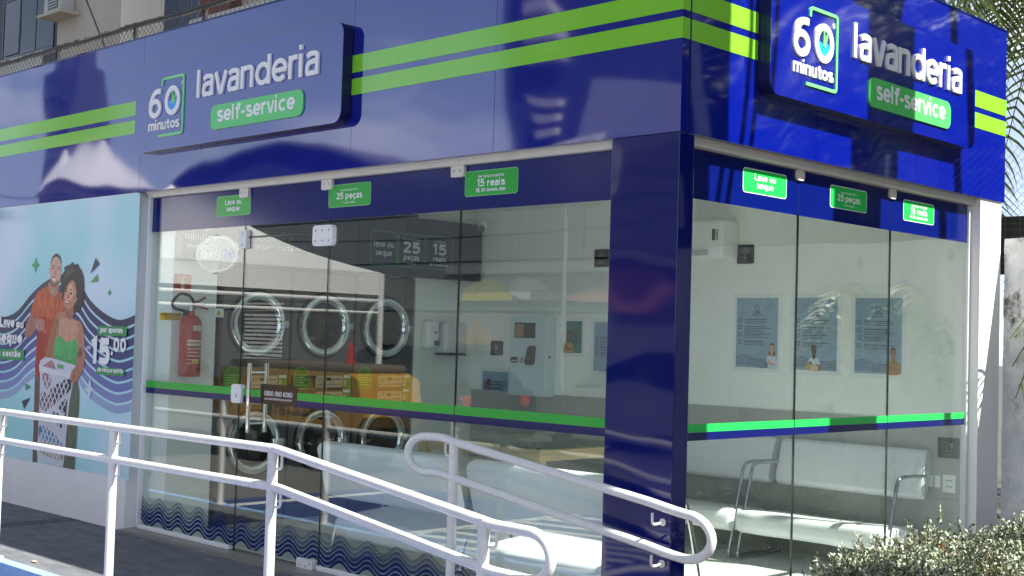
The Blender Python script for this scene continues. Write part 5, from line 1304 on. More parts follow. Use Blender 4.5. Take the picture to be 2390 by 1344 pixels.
unit = thing('window_air_conditioner', 'boxy air conditioner on a concrete shelf on the beige apartment wall', 'air conditioner', (-34.6, 13.7, 11.35))
m = MB(); m.rbox(-35.15, 13.5, 11.20, -34.1, 14.0, 11.75, r=0.03, seg=2); m.build('housing', 'render_pale', unit)
m = MB(); m.box(-34.85, 13.48, 11.27, -34.2, 13.499, 11.68)
g_ = m.build('grille', 'window_dark', unit)
m = MB()
for k in range(4): m.box(-34.84, 13.465, 11.31 + k * 0.09, -34.21, 13.4795, 11.34 + k * 0.09)
m.build('slat', 'render_pale', unit)
m = MB(); m.add([(-35.3, 13.35, 11.05), (-33.75, 13.35, 11.05), (-33.75, 13.999, 11.05), (-35.3, 13.999, 11.05), (-35.3, 13.35, 11.14), (-33.75, 13.35, 11.14), (-33.75, 13.999, 11.17), (-35.3, 13.999, 11.17)], [(3, 2, 1, 0), (4, 5, 6, 7), (0, 1, 5, 4), (1, 2, 6, 5), (2, 3, 7, 6), (3, 0, 4, 7)]); m.build('shelf', 'render_beige', unit)

# ------------------------------------------------------------------ right of the shop: boundary wall, windbreak, fence
def stained_wall():
    m = bpy.data.materials.new('stained_wall'); m.use_nodes = True; n = m.node_tree; b = n.nodes['Principled BSDF']; b.inputs['Roughness'].default_value = 0.9
    t = n.nodes.new('ShaderNodeTexCoord')
    def noise(sc, det, st):
        mp_ = n.nodes.new('ShaderNodeMapping'); mp_.inputs['Scale'].default_value = st
        z = n.nodes.new('ShaderNodeTexNoise'); z.inputs['Scale'].default_value = sc; z.inputs['Detail'].default_value = det; z.inputs['Roughness'].default_value = 0.7
        n.links.new(t.outputs['Object'], mp_.inputs[0]); n.links.new(mp_.outputs[0], z.inputs[0]); return z
    def ramp(z, a, b_, c0, c1):
        r = n.nodes.new('ShaderNodeValToRGB'); r.color_ramp.elements[0].position = a; r.color_ramp.elements[1].position = b_
        r.color_ramp.elements[0].color = (*c0, 1); r.color_ramp.elements[1].color = (*c1, 1); n.links.new(z.outputs[0], r.inputs[0]); return r
    base = ramp(noise(3, 6, (1, 1, 1)), 0.35, 0.6, (0.55, 0.56, 0.56), (0.78, 0.78, 0.76))
    dirt = ramp(noise(11, 8, (1, 1, 0.45)), 0.56, 0.70, (0, 0, 0), (0.65, 0.65, 0.65))
    moss = ramp(noise(2.6, 7, (1.5, 1, 0.8)), 0.60, 0.68, (0, 0, 0), (1, 1, 1))
    x1 = n.nodes.new('ShaderNodeMixRGB'); x1.inputs[2].default_value = (0.10, 0.10, 0.085, 1)
    n.links.new(dirt.outputs[0], x1.inputs[0]); n.links.new(base.outputs[0], x1.inputs[1])
    x2 = n.nodes.new('ShaderNodeMixRGB'); x2.inputs[2].default_value = (0.085, 0.075, 0.05, 1)
    n.links.new(moss.outputs[0], x2.inputs[0]); n.links.new(x1.outputs[0], x2.inputs[1])
    n.links.new(x2.outputs[0], b.inputs['Base Color'])
    bz = noise(30, 6, (1, 1, 1)); bp = n.nodes.new('ShaderNodeBump'); bp.inputs['Strength'].default_value = 0.6; bp.inputs['Distance'].default_value = 0.01
    n.links.new(bz.outputs[0], bp.inputs['Height']); n.links.new(bp.outputs[0], b.inputs['Normal'])
    return m
root = thing('boundary_wall', 'rough white boundary wall with dark stains and moss beside the shop', 'wall', (2, 3.65, -0.2))
bm = bmesh.new()
bmesh.ops.create_grid(bm, x_segments=60, y_segments=30, size=0.5)
m = MB()
for q in bm.verts: q.co = Vector((0.002 + (q.co.x + 0.5) * 5.4, 3.572 + 0.006 * rnd.uniform(-1, 1), -0.2 + (q.co.y + 0.5) * (2.43 + 0.008 * math.sin(q.co.x * 40))))
bm.verts.index_update(); m.add([q.co.copy() for q in bm.verts], [[q.index for q in f.verts] for f in bm.faces]); bm.free()
m.box(0.003, 3.582, -0.2, 5.4, 3.72, 2.225)
m.build('render', stained_wall(), root, fix=False)
root = thing('windbreak', 'dark mesh windbreak panel above the stained boundary wall', 'screen', (2.5, 3.80, 2.2))
pm('mesh_dark', (0.018, 0.020, 0.019), rough=0.8)
m = MB(); m.box(-0.6, 3.80, 2.0, 5.4, 3.806, 2.392); m.build('mesh_panel', 'mesh_dark', root)
m = MB()
for k in range(14): m.box(-0.6, 3.792, 2.03 + k * 0.045, 5.4, 3.7985, 2.036 + k * 0.045) if 2.03 + k * 0.045 < 2.39 else None
for k in range(60): m.box(-0.59 + k * 0.1, 3.788, 2.0, -0.584 + k * 0.1, 3.7915, 2.39)
m.build('mesh_rib', pm('mesh_rib', (0.04, 0.043, 0.04), rough=0.8), root)
root = thing('chain_link_fence', 'tall chain link fence behind the stained wall, below the palm leaves', 'fence', (1, 4.2, 2), 'chain link fences')
chain_link(-2.0, 4.0, 4.2, 1.8, 2.95, root, cell=0.062, r=0.0012)
for x in (-1.9, 1.2, 3.2):
    m = MB(); m.tube([(x, 4.22, -0.2), (x, 4.22, 2.97)], 0.022, 8); m.build('fence_post', 'steel', root, smooth=True)

pm('post_grey', (0.30, 0.31, 0.31), rough=0.5, metal=0.2, var=0.15, vscale=4)
# palms
pm('frond_green', (0.20, 0.27, 0.055), rough=0.45, var=0.45, vscale=1.2)
pm('frond_rib', (0.13, 0.15, 0.055), rough=0.5)
pm('palm_bark', (0.16, 0.135, 0.105), rough=0.95, var=0.35, vscale=5, bump=0.6, bscale=14, stretch=(1, 1, 3))
def frond_mesh(L, droop, seed, nl=46, ll=0.62, rise=0.75, lw=0.016):
    r2 = random.Random(seed); mr, ml = MB(), MB(); pts = []
    for i in range(17):
        t = i / 16; pts.append(Vector((L * (t - 0.18 * t * t * droop), 0.12 * math.sin(seed) * t * t, L * (rise * t - (rise * 0.6 + droop * 0.75) * t * t))))
    mr.tube(pts, 0.020, 6, r2=0.004)
    for k in range(nl):
        t = 0.12 + 0.88 * k / nl; f = t * 16; i = min(15, int(f)); p = pts[i].lerp(pts[i + 1], f - i); tg = (pts[i + 1] - pts[i]).normalized()
        for sd in (-1, 1):
            l = ll * (0.55 + 0.75 * math.sin(math.pi * min(1, t * 0.9 + 0.1))) * r2.uniform(0.8, 1.12)
            side = Vector((0, sd, 0)); d = (side * 0.82 + tg * 0.55 + Vector((0, 0, r2.uniform(0.0, 0.45)))).normalized()
            q = [p]
            for s_ in range(1, 5):
                d = (d + Vector((0, 0, -0.16 - 0.22 * s_ * 0.5 * r2.uniform(0.6, 1.4)))).normalized(); q.append(q[-1] + d * l / 4)
            wv = tg * lw; k0 = len(ml.v)
            for s_, c_ in enumerate(q): ww = wv * (1, 1.15, 0.9, 0.55, 0.08)[s_]; ml.v += [c_ - ww, c_ + ww]
            ml.f += [(k0 + 2 * s_, k0 + 2 * s_ + 1, k0 + 2 * s_ + 3, k0 + 2 * s_ + 2) for s_ in range(4)]
    return mr, ml
def palm(x, y, h, label, n=20, L=2.7, tr=0.19, lean=(0.15, 0.0), seed=1, z0=-0.2, group='palm trees'):
    root = thing('palm_tree', label, 'tree', (x, y, z0), group)
    r2 = random.Random(seed); top = Vector((x + lean[0], y + lean[1], z0 + h))
    m = MB(); p = [Vector((x, y, z0)).lerp(top, i / 14) + Vector((0.05 * math.sin(i * 0.6), 0.04 * math.cos(i * 0.5), 0)) * (i / 14) for i in range(15)]; m.tube(p, tr * 1.15, 14, r2=tr * 0.85); m.build('trunk', 'palm_bark', root, smooth=True)
    m = MB(); m.tube([top + Vector((0, 0, -0.05)), top + Vector((0, 0, 0.35)), top + Vector((0, 0, 0.75))], tr * 0.95, 12, r2=0.05); m.build('crown_shaft', 'frond_rib', root, smooth=True)
    protos = []
    for v in range(4):
        mr, ml = frond_mesh(L * (0.9 + 0.08 * v), (0.55, 0.9, 0.75, 1.15)[v], seed * 10 + v)
        a = mr.build('frond', 'frond_rib', None, fix=False); b = ml.build('leaflet', 'frond_green', None, fix=False, kind=None); protos.append((a.data, b.data))
        bpy.data.objects.remove(a); bpy.data.objects.remove(b)
    for k in range(n):
        a, b = protos[k % 4]
        o = bpy.data.objects.new('frond', a); COL.objects.link(o); o.parent = root
        o.location = top - Vector((x, y, z0)) + Vector((0, 0, 0.45)); o.rotation_euler = (r2.uniform(-0.2, 0.2), R_(r2.uniform(-38, 22) + (30 if k % 4 == 3 else 0)), 2.399963 * k + r2.uniform(-0.2, 0.2))
        l = bpy.data.objects.new('leaflet', b); COL.objects.link(l); l.parent = o
    return root
palm(-1.45, 8.4, 6.0, 'feathery palm tree with drooping leaves behind the right end of the shop', n=54, L=3.3, seed=3)
palm(0.9, 11.5, 7.5, 'palm tree farther back whose leaves mix with the nearer drooping palm', n=20, L=3.0, seed=5)
palm(3.9, 10.2, 5.2, 'palm tree across the side yard, mirrored in the blue side fascia', n=20, L=2.8, seed=8)
# topped trunk beside the side facade: shades the corner panels
root = thing('bare_trunk', 'tall topped bare palm trunk with hanging stalks beside the side facade', 'tree', (2.2, 0.93, -0.2))
m = MB(); m.tube([(2.2 + 0.02 * math.sin(i * .7), 0.93 + 0.03 * math.sin(i * .5), -0.2 + i * 0.56) for i in range(13)], 0.235, 14, r2=0.20); m.build('trunk', 'palm_bark', root, smooth=True)
for a in (0.0, 0.085):
    m = MB(); m.tube(smooth_open([(2.2, 1.10 + a, 6.6), (2.2, 1.24 + a, 6.3), (2.2, 1.29 + a, 5.9), (2.2, 1.25 + a, 5.4), (2.2, 1.14 + a, 4.9), (2.2, 1.0 + a, 4.6)], 5), 0.02, 8); m.build('hanging_stalk', 'palm_bark', root, smooth=True)
# leafy clump over the boundary wall
root = thing('areca_clump', 'arching leafy clump growing behind the stained wall by the white pillar', 'plant', (0.9, 3.98, 1.2))
for k in range(13):
    mr, ml = frond_mesh(1.05 + 0.05 * (k % 4), 0.8 + 0.1 * (k % 3), 40 + k, nl=16, ll=0.26, rise=1.15, lw=0.009)
    a = mr.build('frond', 'frond_rib', None, fix=False); b = ml.build('leaflet', 'frond_green', None, fix=False)
    a.parent = root; b.parent = a; a.location = (0, 0, 0.35); a.rotation_euler = (0.1, R_(-10 + 6 * (k % 3)), R_(200 + k * 11) if k < 9 else R_(k * 70))

# leafy trees across the side road (mirrored in the side fascia)
pm('leaf_dark', (0.035, 0.060, 0.018), rough=0.5, var=0.5, vscale=0.8)
def leafy_tree(x, y, h, r, label, seed):
    root = thing('leafy_tree', label, 'tree', (x, y, -0.2), 'leafy trees across the side road')
    q = random.Random(seed); m = MB(); m.tube([(x, y, -0.2), (x + 0.1, y, h * 0.35), (x, y + 0.1, h * 0.6)], 0.25, 10, r2=0.14)
    for k in range(6):
        a = k * 1.05; m.tube([(x, y, h * (0.3 + 0.05 * k)), (x + math.cos(a) * r * 0.6, y + math.sin(a) * r * 0.6, h * (0.5 + 0.06 * k))], 0.09, 6, r2=0.03)
    m.build('trunk', 'palm_bark', root, smooth=True)
    m = MB()
    cl = [(Vector((q.gauss(0, .42), q.gauss(0, .42), q.uniform(-.6, .8))), q.uniform(.2, .42)) for _ in range(80)]
    for c, cr in cl:
        for _ in range(95):
            d = Vector((q.gauss(0, 1), q.gauss(0, 1), q.gauss(0, 1))).normalized() * cr * q.uniform(.6, 1)
            p = Vector((x + (c.x + d.x) * r, y + (c.y + d.y) * r, h * 0.62 + (c.z + d.z) * h * 0.38))
            u = Vector((q.gauss(0, 1), q.gauss(0, 1), q.gauss(0, 1))).normalized(); v = u.cross(Vector((q.gauss(0, 1), q.gauss(0, 1), q.gauss(0, 1)))).normalized()
            s_ = q.uniform(.10, .2); k0 = len(m.v); m.v += [p - u * s_, p + v * s_ * .45, p + u * s_, p - v * s_ * .45]; m.f.append((k0, k0 + 1, k0 + 2, k0 + 3))
    m.build('crown', 'leaf_dark', root, fix=False)
for k, (x, y, h, r) in enumerate(((13, 7, 8.5, 3.8), (15, 13, 10, 4.4), (14, 19.5, 10.5, 4.4), (12.5, 26, 12, 4.8), (17, 34, 15, 6))):
    leafy_tree(x, y, h, r, ('lowest leafy tree across the side road, nearest the street', 'leafy tree across the side road, second from the street', 'leafy tree in the middle of the row across the side road', 'tall leafy tree across the side road, standing forward of the row', 'tallest leafy tree at the far end of the row across the side road')[k], 60 + k)

# unseen block added across the side road to cut sky light on the facade
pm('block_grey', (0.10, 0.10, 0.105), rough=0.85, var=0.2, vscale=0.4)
blk = thing('sky_blocker', 'unseen grey block added behind the leafy trees to cut sky light on the side facade', 'building', (26, 20, -0.2))
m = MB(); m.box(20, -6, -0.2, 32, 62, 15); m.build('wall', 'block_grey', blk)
for j in range(4):
    for i in range(12):
        m = MB(); m.box(19.95, -4 + i * 5.4, 1.2 + j * 3.0, 19.999, -1.6 + i * 5.4, 2.6 + j * 3.0); m.build('window', 'window_dark', blk)

# steel posts by the side facade (their shadows cross it)
root = thing('totem_post', 'broad grey sign post standing before the side facade', 'post', (2.5, 2.66, -0.2))
m = MB(); m.rbox(2.42, 2.41, -0.2, 2.58, 2.905, 8.2, r=0.02, seg=2); m.build('shaft', 'post_grey', root)
m = MB(); m.box(2.3, 2.3, -0.2, 2.7, 3.02, -0.17); m.build('base_plate', 'post_grey', root)
root = thing('lamp_post', 'slim grey lamp post leaning slightly before the side facade', 'street lamp', (2.8, 4.2, -0.2))
m = MB(); m.tube([(2.8, 4.36, -0.2), (2.8, 3.70, 7.2)], 0.05, 12, r2=0.046); m.tube([(2.8, 3.70, 7.2), (2.85, 3.55, 7.7), (3.4, 3.2, 8.0)], 0.035, 10); m.build('shaft', 'post_grey', root, smooth=True)
m = MB(); m.rbox(3.3, 3.05, 7.93, 3.9, 3.3, 8.05, r=0.03, seg=2); m.build('lamp_head', 'post_grey', root)

# shrub in front of the side glass
pm('leaf_silver', (0.47, 0.52, 0.41), rough=0.6, var=0.35, vscale=3.0, dark=(0.26, 0.29, 0.19))
pm('leaf_olive', (0.10, 0.15, 0.055), rough=0.55, var=0.4, vscale=4.0)
pm('twig', (0.13, 0.10, 0.07), rough=0.9)
shrub = thing('shrub', 'grey green leafy shrub in front of the side glass', 'shrub', (0.85, 1.5, -0.2))
r2 = random.Random(21)
stems, fol, fol2 = MB(), MB(), MB()
clumps = []
for k in range(380):
    u, v = r2.random(), r2.random()
    y = 0.34 + 2.7 * u; x = 0.36 + 0.95 * v
    e1_ = min(1, max(0.0, (y - 0.30) / 0.25)); ec = min(1, (x - 0.28) / 0.2)
    ht = (0.43 - 0.02 * y + 0.03 * math.sin(y * 5.1 + 0.6) + 0.03 * math.sin(y * 11 + x * 7) + 0.10 * r2.random() ** 3) * (0.80 + 0.2 * e1_) * (0.8 + 0.2 * ec)
    clumps.append((x, y, ht))
for (x, y, ht) in clumps:
    b = Vector((0.85 + (x - 0.85) * 0.6, y * 0.9 + 0.15, -0.2)); t = Vector((x, y, ht))
    mid = b.lerp(t, 0.55) + Vector((r2.uniform(-.06, .06), r2.uniform(-.06, .06), 0.04))
    stems.tube([b, mid, t], 0.007, 5, r2=0.003)
    for j in range(11):
        s0 = mid.lerp(t, r2.random() * 0.95)
        dr = Vector((r2.uniform(-1, 1), r2.uniform(-1, 1), r2.uniform(0.1, 1.1))).normalized(); ln = r2.uniform(0.07, 0.16)
        e = s0 + dr * ln
        stems.tube([s0, e], 0.0025, 4, cap=False)
        for q in range(17):
            p = s0.lerp(e, 0.1 + 0.95 * q / 15)
            ld = (dr * 0.7 + Vector((r2.uniform(-1, 1), r2.uniform(-1, 1), r2.uniform(-0.5, 1)))).normalized(); l = r2.uniform(0.016, 0.034); wd = ld.cross(Vector((r2.uniform(-1, 1), r2.uniform(-1, 1), r2.uniform(-1, 1)))).normalized() * r2.uniform(0.0035, 0.0075)
            F = fol if r2.random() < 0.62 else fol2
            k0 = len(F.v); up = ld.cross(wd).normalized() * l * 0.12
            F.v += [p, p + ld * l * 0.5 - wd + up, p + ld * l * 0.5 + wd + up, p + ld * l]
            F.f += [(k0, k0 + 1, k0 + 2), (k0 + 1, k0 + 3, k0 + 2)]
stems.build('stem', 'twig', shrub, kind='stuff'); fol.build('foliage', 'leaf_silver', shrub, fix=False, kind='stuff'); fol2.build('foliage', 'leaf_olive', shrub, fix=False, kind='stuff')
for (x, y) in ((0.62, 1.45),):
    m = MB(); m.tube([(x, y, 0.36), (x + 0.01, y + 0.015, 0.47)], 0.005, 6); m.rbox(x - 0.004, y - 0.006, 0.45, x + 0.012, y + 0.022, 0.50, r=0.004, seg=1); m.build('dry_tip', pm('dry_orange', (0.32, 0.13, 0.05), rough=0.9), shrub)
g = MB(); g.box(0.12, -0.25, -0.3, 2.0, 3.57, -0.185); o = g.build('planting_bed', pm('soil', (0.09, 0.07, 0.05), rough=1, var=0.4, vscale=12, bump=0.6, bscale=40)); o['kind'] = 'structure'

# ------------------------------------------------------------------ across the street (seen in the glass)
pm('panel_pale', (0.22, 0.23, 0.25), rough=0.4, var=0.06, vscale=0.4)
pm('facade_white', (0.36, 0.365, 0.37), rough=0.8, var=0.12, vscale=0.5)
opp = thing('store_across_street', 'pale panel clad store across the street, mirrored in the front glass', 'building', (-20, -18, -0.2))
m = MB(); m.box(-36, -30, -0.2, -9.0, -16.05, 5.6); m.build('wall', 'joint_dark', opp)
pmesh = None
for i in range(14):
    for j in range(3):
        x0, z0 = -35.98 + i * 1.927, 2.1 + j * 1.17
        if pmesh is None:
            m = MB(); m.box(x0, -16.05, z0, x0 + 1.88, -16.0, z0 + 1.12); q = m.build('cladding_panel', 'panel_pale', opp); pmesh = q.data; X0, Z0 = x0, z0
        else:
            q = bpy.data.objects.new('cladding_panel', pmesh); COL.objects.link(q); q.parent = opp; q.location = (x0 - X0, 0, z0 - Z0)
m = MB(); m.box(-18.7, -16.04, -0.2, -9.0, -15.98, 2.05); m.build('plinth', 'facade_white', opp)
m = MB(); m.box(-36, -16.04, -0.2, -18.701, -15.98, 2.05); m.build('plinth', pm('facade_grey', (0.20, 0.20, 0.21), rough=0.8, var=0.1, vscale=0.5), opp)
m = MB(); m.box(-19, -15.975, 2.95, -9.0, -15.85, 3.15); m.build('canopy', 'facade_white', opp)
F16 = Fr((0, -15.975, 0), (-1, 0, 0), (0, 0, 1), (0, 1, 0))
m = MB(); m.fbox(F16, 9.2, 2.32, 18.6, 2.88, 0.0, 0.01); mu = m.build('mural', pm('mural_grey', (0.22, 0.22, 0.25), rough=0.6), opp)
m = MB(); m.poly(F16, arc(17.7, 2.33, 0.85, 0.50, 0, 180, 14), 0.012); m.build('mural_shape', pm('mural_yellow', (0.88, 0.68, 0.06), rough=0.6), mu)
m = MB(); m.poly(F16, smooth_closed([(16.4, 2.34), (17.0, 2.55), (16.7, 2.84), (16.1, 2.80), (15.8, 2.58), (16.25, 2.55)], 5), 0.014); m.build('mural_shape', pm('mural_white', (0.9, 0.9, 0.9), rough=0.6), mu)
m = MB(); m.poly(F16, smooth_closed([(12.4, 2.34), (15.2, 2.34), (14.2, 2.66), (12.6, 2.84)], 4), 0.013); m.build('mural_shape', pm('mural_pink', (0.78, 0.34, 0.30), rough=0.6), mu)
m = MB()
for k in range(18): m.box(-27.4, -15.97, 0.35 + k * 0.11, -25.6, -15.93, 0.42 + k * 0.11)
m.build('shutter_slat', 'sign_white', opp)
m = MB(); m.fbox(F16, 25.55, 0.3, 27.45, 2.3, 0.002, 0.02); m.build('shutter', 'render_grey', opp)
m = MB(); m.poly(F16, smooth_closed([(18.0, 1.3), (18.5, 1.35), (18.3, 1.7), (18.0, 1.85), (17.7, 1.7), (17.45, 1.35)], 4), 0.01); m.build('poster', pm('orange_print', (0.62, 0.42, 0.22), rough=0.6), opp)

pm('tent_white_far', (0.55, 0.55, 0.56), rough=0.7)
hall = thing('gabled_hall', 'dark gabled hall behind the store, mirrored low in the fascia under the shop sign', 'building', (-32, -24, -0.2))
HG = [(27.2, -0.2), (40.5, -0.2), (40.5, 6.2), (37.5, 6.9), (34.5, 7.3), (31.6, 7.6), (27.2, 6.6)]
m = MB(); m.poly(Fr((0, -20.2, 0), (-1, 0, 0), (0, 0, 1), (0, 1, 0)), HG, -9.0, 0.0); m.build('wall', pm('hall_dark', (0.05, 0.055, 0.075), rough=0.8), hall)
m = MB(); m.ribbon(Fr((0, -20.2, 0), (-1, 0, 0), (0, 0, 1), (0, 1, 0)), [(27.1, 6.66)] + HG[2:6][::-1], 0.12, -9.2, 0.15); m.build('roof', pm('roof_grey', (0.10, 0.10, 0.11), rough=0.7), hall)
pole_ = thing('utility_pole', 'concrete utility pole carrying wires across the street, mirrored in the glass', 'pole', (6.0, -11.5, -0.2))
m = MB(); m.tube([(6.0, -11.5, -0.2), (6.0, -11.5, 7.2)], 0.16, 12, r2=0.10); m.build('shaft', 'post_grey', pole_, smooth=True)
for z, yy, sg in ((5.3, -11.3, 1.1), (4.9, -11.35, 0.8), (4.5, -11.3, 1.2)):
    m = MB(); m.tube([(-34 + i * 2.0, yy, z - sg * math.sin(math.pi * i / 20)) for i in range(21)], 0.016, 5); m.build('wire', 'rubber_black', pole_)

tc_ = thing('tensile_canopy', 'white two peaked tensile canopy far across the street, mirrored low in the left fascia', 'canopy', (-53, -26, -0.2))
m = MB()
for (cx, r_, zp) in ((-57.6, 1.9, 10.2), (-54.6, 2.4, 10.5)):
    k0 = len(m.v); n_ = 20
    for i in range(7):
        t = i / 6; rr = r_ * (1 - t) ** 1.0 + 0.12; z = 8.0 + (zp - 8.0) * t ** 1.6
        m.v += [Vector((cx + rr * 1.25 * math.cos(2 * math.pi * j / n_), -26 + rr * math.sin(2 * math.pi * j / n_), z)) for j in range(n_)]
    for i in range(6):
        for j in range(n_): m.f.append((k0 + i * n_ + j, k0 + i * n_ + (j + 1) % n_, k0 + (i + 1) * n_ + (j + 1) % n_, k0 + (i + 1) * n_ + j))
m.build('membrane', 'tent_white_far', tc_, smooth=True)
for x in (-59.8, -56.1, -51.8):
    m = MB(); m.tube([(x, -26, -0.2), (x, -26, 8.3)], 0.12, 8); m.build('mast', 'white_alu', tc_, smooth=True)

tent = thing('canopy_tent', 'white canopy tent on steel poles, mirrored in the door glass', 'tent', (-11.75, -4.3, -0.2))
pm('tent_white', (0.80, 0.80, 0.79), rough=0.7, var=0.06, vscale=1.0)
cs = [(-13.7, -2.4), (-9.8, -2.4), (-9.8, -6.2), (-13.7, -6.2)]; pk = Vector((-11.75, -4.3, 3.4))
m = MB()
rows = 8
for i in range(4):
    a, b = Vector((*cs[i], 2.30)), Vector((*cs[(i + 1) % 4], 2.30)); k0 = len(m.v)
    for r_ in range(rows + 1):
        t = r_ / rows
        for c_ in range(9):
            p = a.lerp(b, c_ / 8).lerp(pk, t); p.z -= 0.16 * math.sin(math.pi * t); m.v.append(p)
    for r_ in range(rows):
        for c_ in range(8): m.f.append((k0 + r_ * 9 + c_, k0 + r_ * 9 + c_ + 1, k0 + (r_ + 1) * 9 + c_ + 1, k0 + (r_ + 1) * 9 + c_))
m.build('canopy', 'tent_white', tent, smooth=True)
m = MB()
for i in range(4):
    a, b = cs[i], cs[(i + 1) % 4]; m.add([(a[0], a[1], 2.30), (b[0], b[1], 2.30), (b[0], b[1], 2.0), (a[0], a[1], 2.0)], [(0, 1, 2, 3)])
m.build('valance', 'tent_white', tent)
for (x, y) in cs:
    m = MB(); m.tube([(x, y, -0.2), (x, y, 2.29)], 0.045, 10); m.build('pole', 'white_alu', tent, smooth=True)
m = MB()
for i in range(4):
    a, b = cs[i], cs[(i + 1) % 4]; m.tube([(a[0], a[1], 1.92), (b[0], b[1], 1.92)], 0.025, 8); m.tube([(a[0], a[1], 1.76), (b[0], b[1], 1.76)], 0.02, 8)
m.build('frame_bar', 'white_alu', tent)

pm('loader_yellow', (0.50, 0.26, 0.02), rough=0.35, var=0.15, vscale=3)
FL = Fr((0, -4.55, 0), (-1, 0, 0), (0, 0, 1), (0, 1, 0))
ld = thing('equipment_trailer', 'long yellow equipment trailer with black lettering, mirrored in the glass door', 'trailer', (-9.3, -5.3, -0.2))
m = MB(); m.poly(FL, [(8.05, 0.50), (8.2, 0.36), (11.0, 0.36), (11.2, 0.5), (11.2, 0.62), (8.05, 0.62)], -1.0, 0.0); m.build('lower_body', 'loader_yellow', ld)
m = MB(); m.poly(FL, [(8.15, 0.625), (11.15, 0.625), (11.1, 1.0), (8.4, 1.0), (8.2, 0.92)], -0.97, -0.03); m.build('upper_body', 'loader_yellow', ld)
m = MB(); m.rbox(-11.0, -5.5, 1.001, -8.4, -4.65, 1.10, r=0.04, seg=2); m.build('tarp', pm('tarp_brown', (0.12, 0.085, 0.055), rough=0.8), ld)
m = MB(); write(m, FL, 'CENTRAL', 8.5, 0.80, 0.10, .2, -0.028, width=1.1); write(m, FL, '98244-8181', 8.6, 0.44, 0.085, .2, 0.002, width=1.5); m.build('lettering', 'plate_black', ld)
m = MB(); m.box(-11.1, -5.5, 0.1, -8.2, -4.8, 0.3595); m.build('chassis', 'rubber_black', ld)
for x in (-10.4, -8.9):
    for y in (-4.72, -5.45):
        m = MB(); m.tube([(x, y - 0.09, 0.08), (x, y + 0.09, 0.08)], 0.28, 20); wh = m.build('wheel', 'rubber_black', ld, smooth=True)
        m = MB(); m.tube([(x, y - 0.095, 0.08), (x, y + 0.095, 0.08)], 0.13, 16); m.build('rim', 'steel', wh)
m = MB(); m.tube([(-11.2, -5.2, 0.45), (-12.6, -5.2, 0.9)], 0.05, 8); m.tube([(-11.1, -4.7, 0.55), (-11.7, -4.7, 1.0), (-12.3, -4.8, 1.05)], 0.045, 8); m.build('drawbar', pm('faded_orange', (0.55, 0.33, 0.18), rough=0.5), ld)
root = thing('traffic_cone', 'red beacon shaped cone standing on the yellow trailer tarp', 'cone', (-8.9, -5.0, 1.1))
m = turned(-8.9, -5.0, [(0.001, 1.102), (0.075, 1.102), (0.075, 1.12), (0.05, 1.14), (0.04, 1.30), (0.02, 1.36), (0.001, 1.37)], 16); m.build('body', 'red_paint', root, smooth=True)

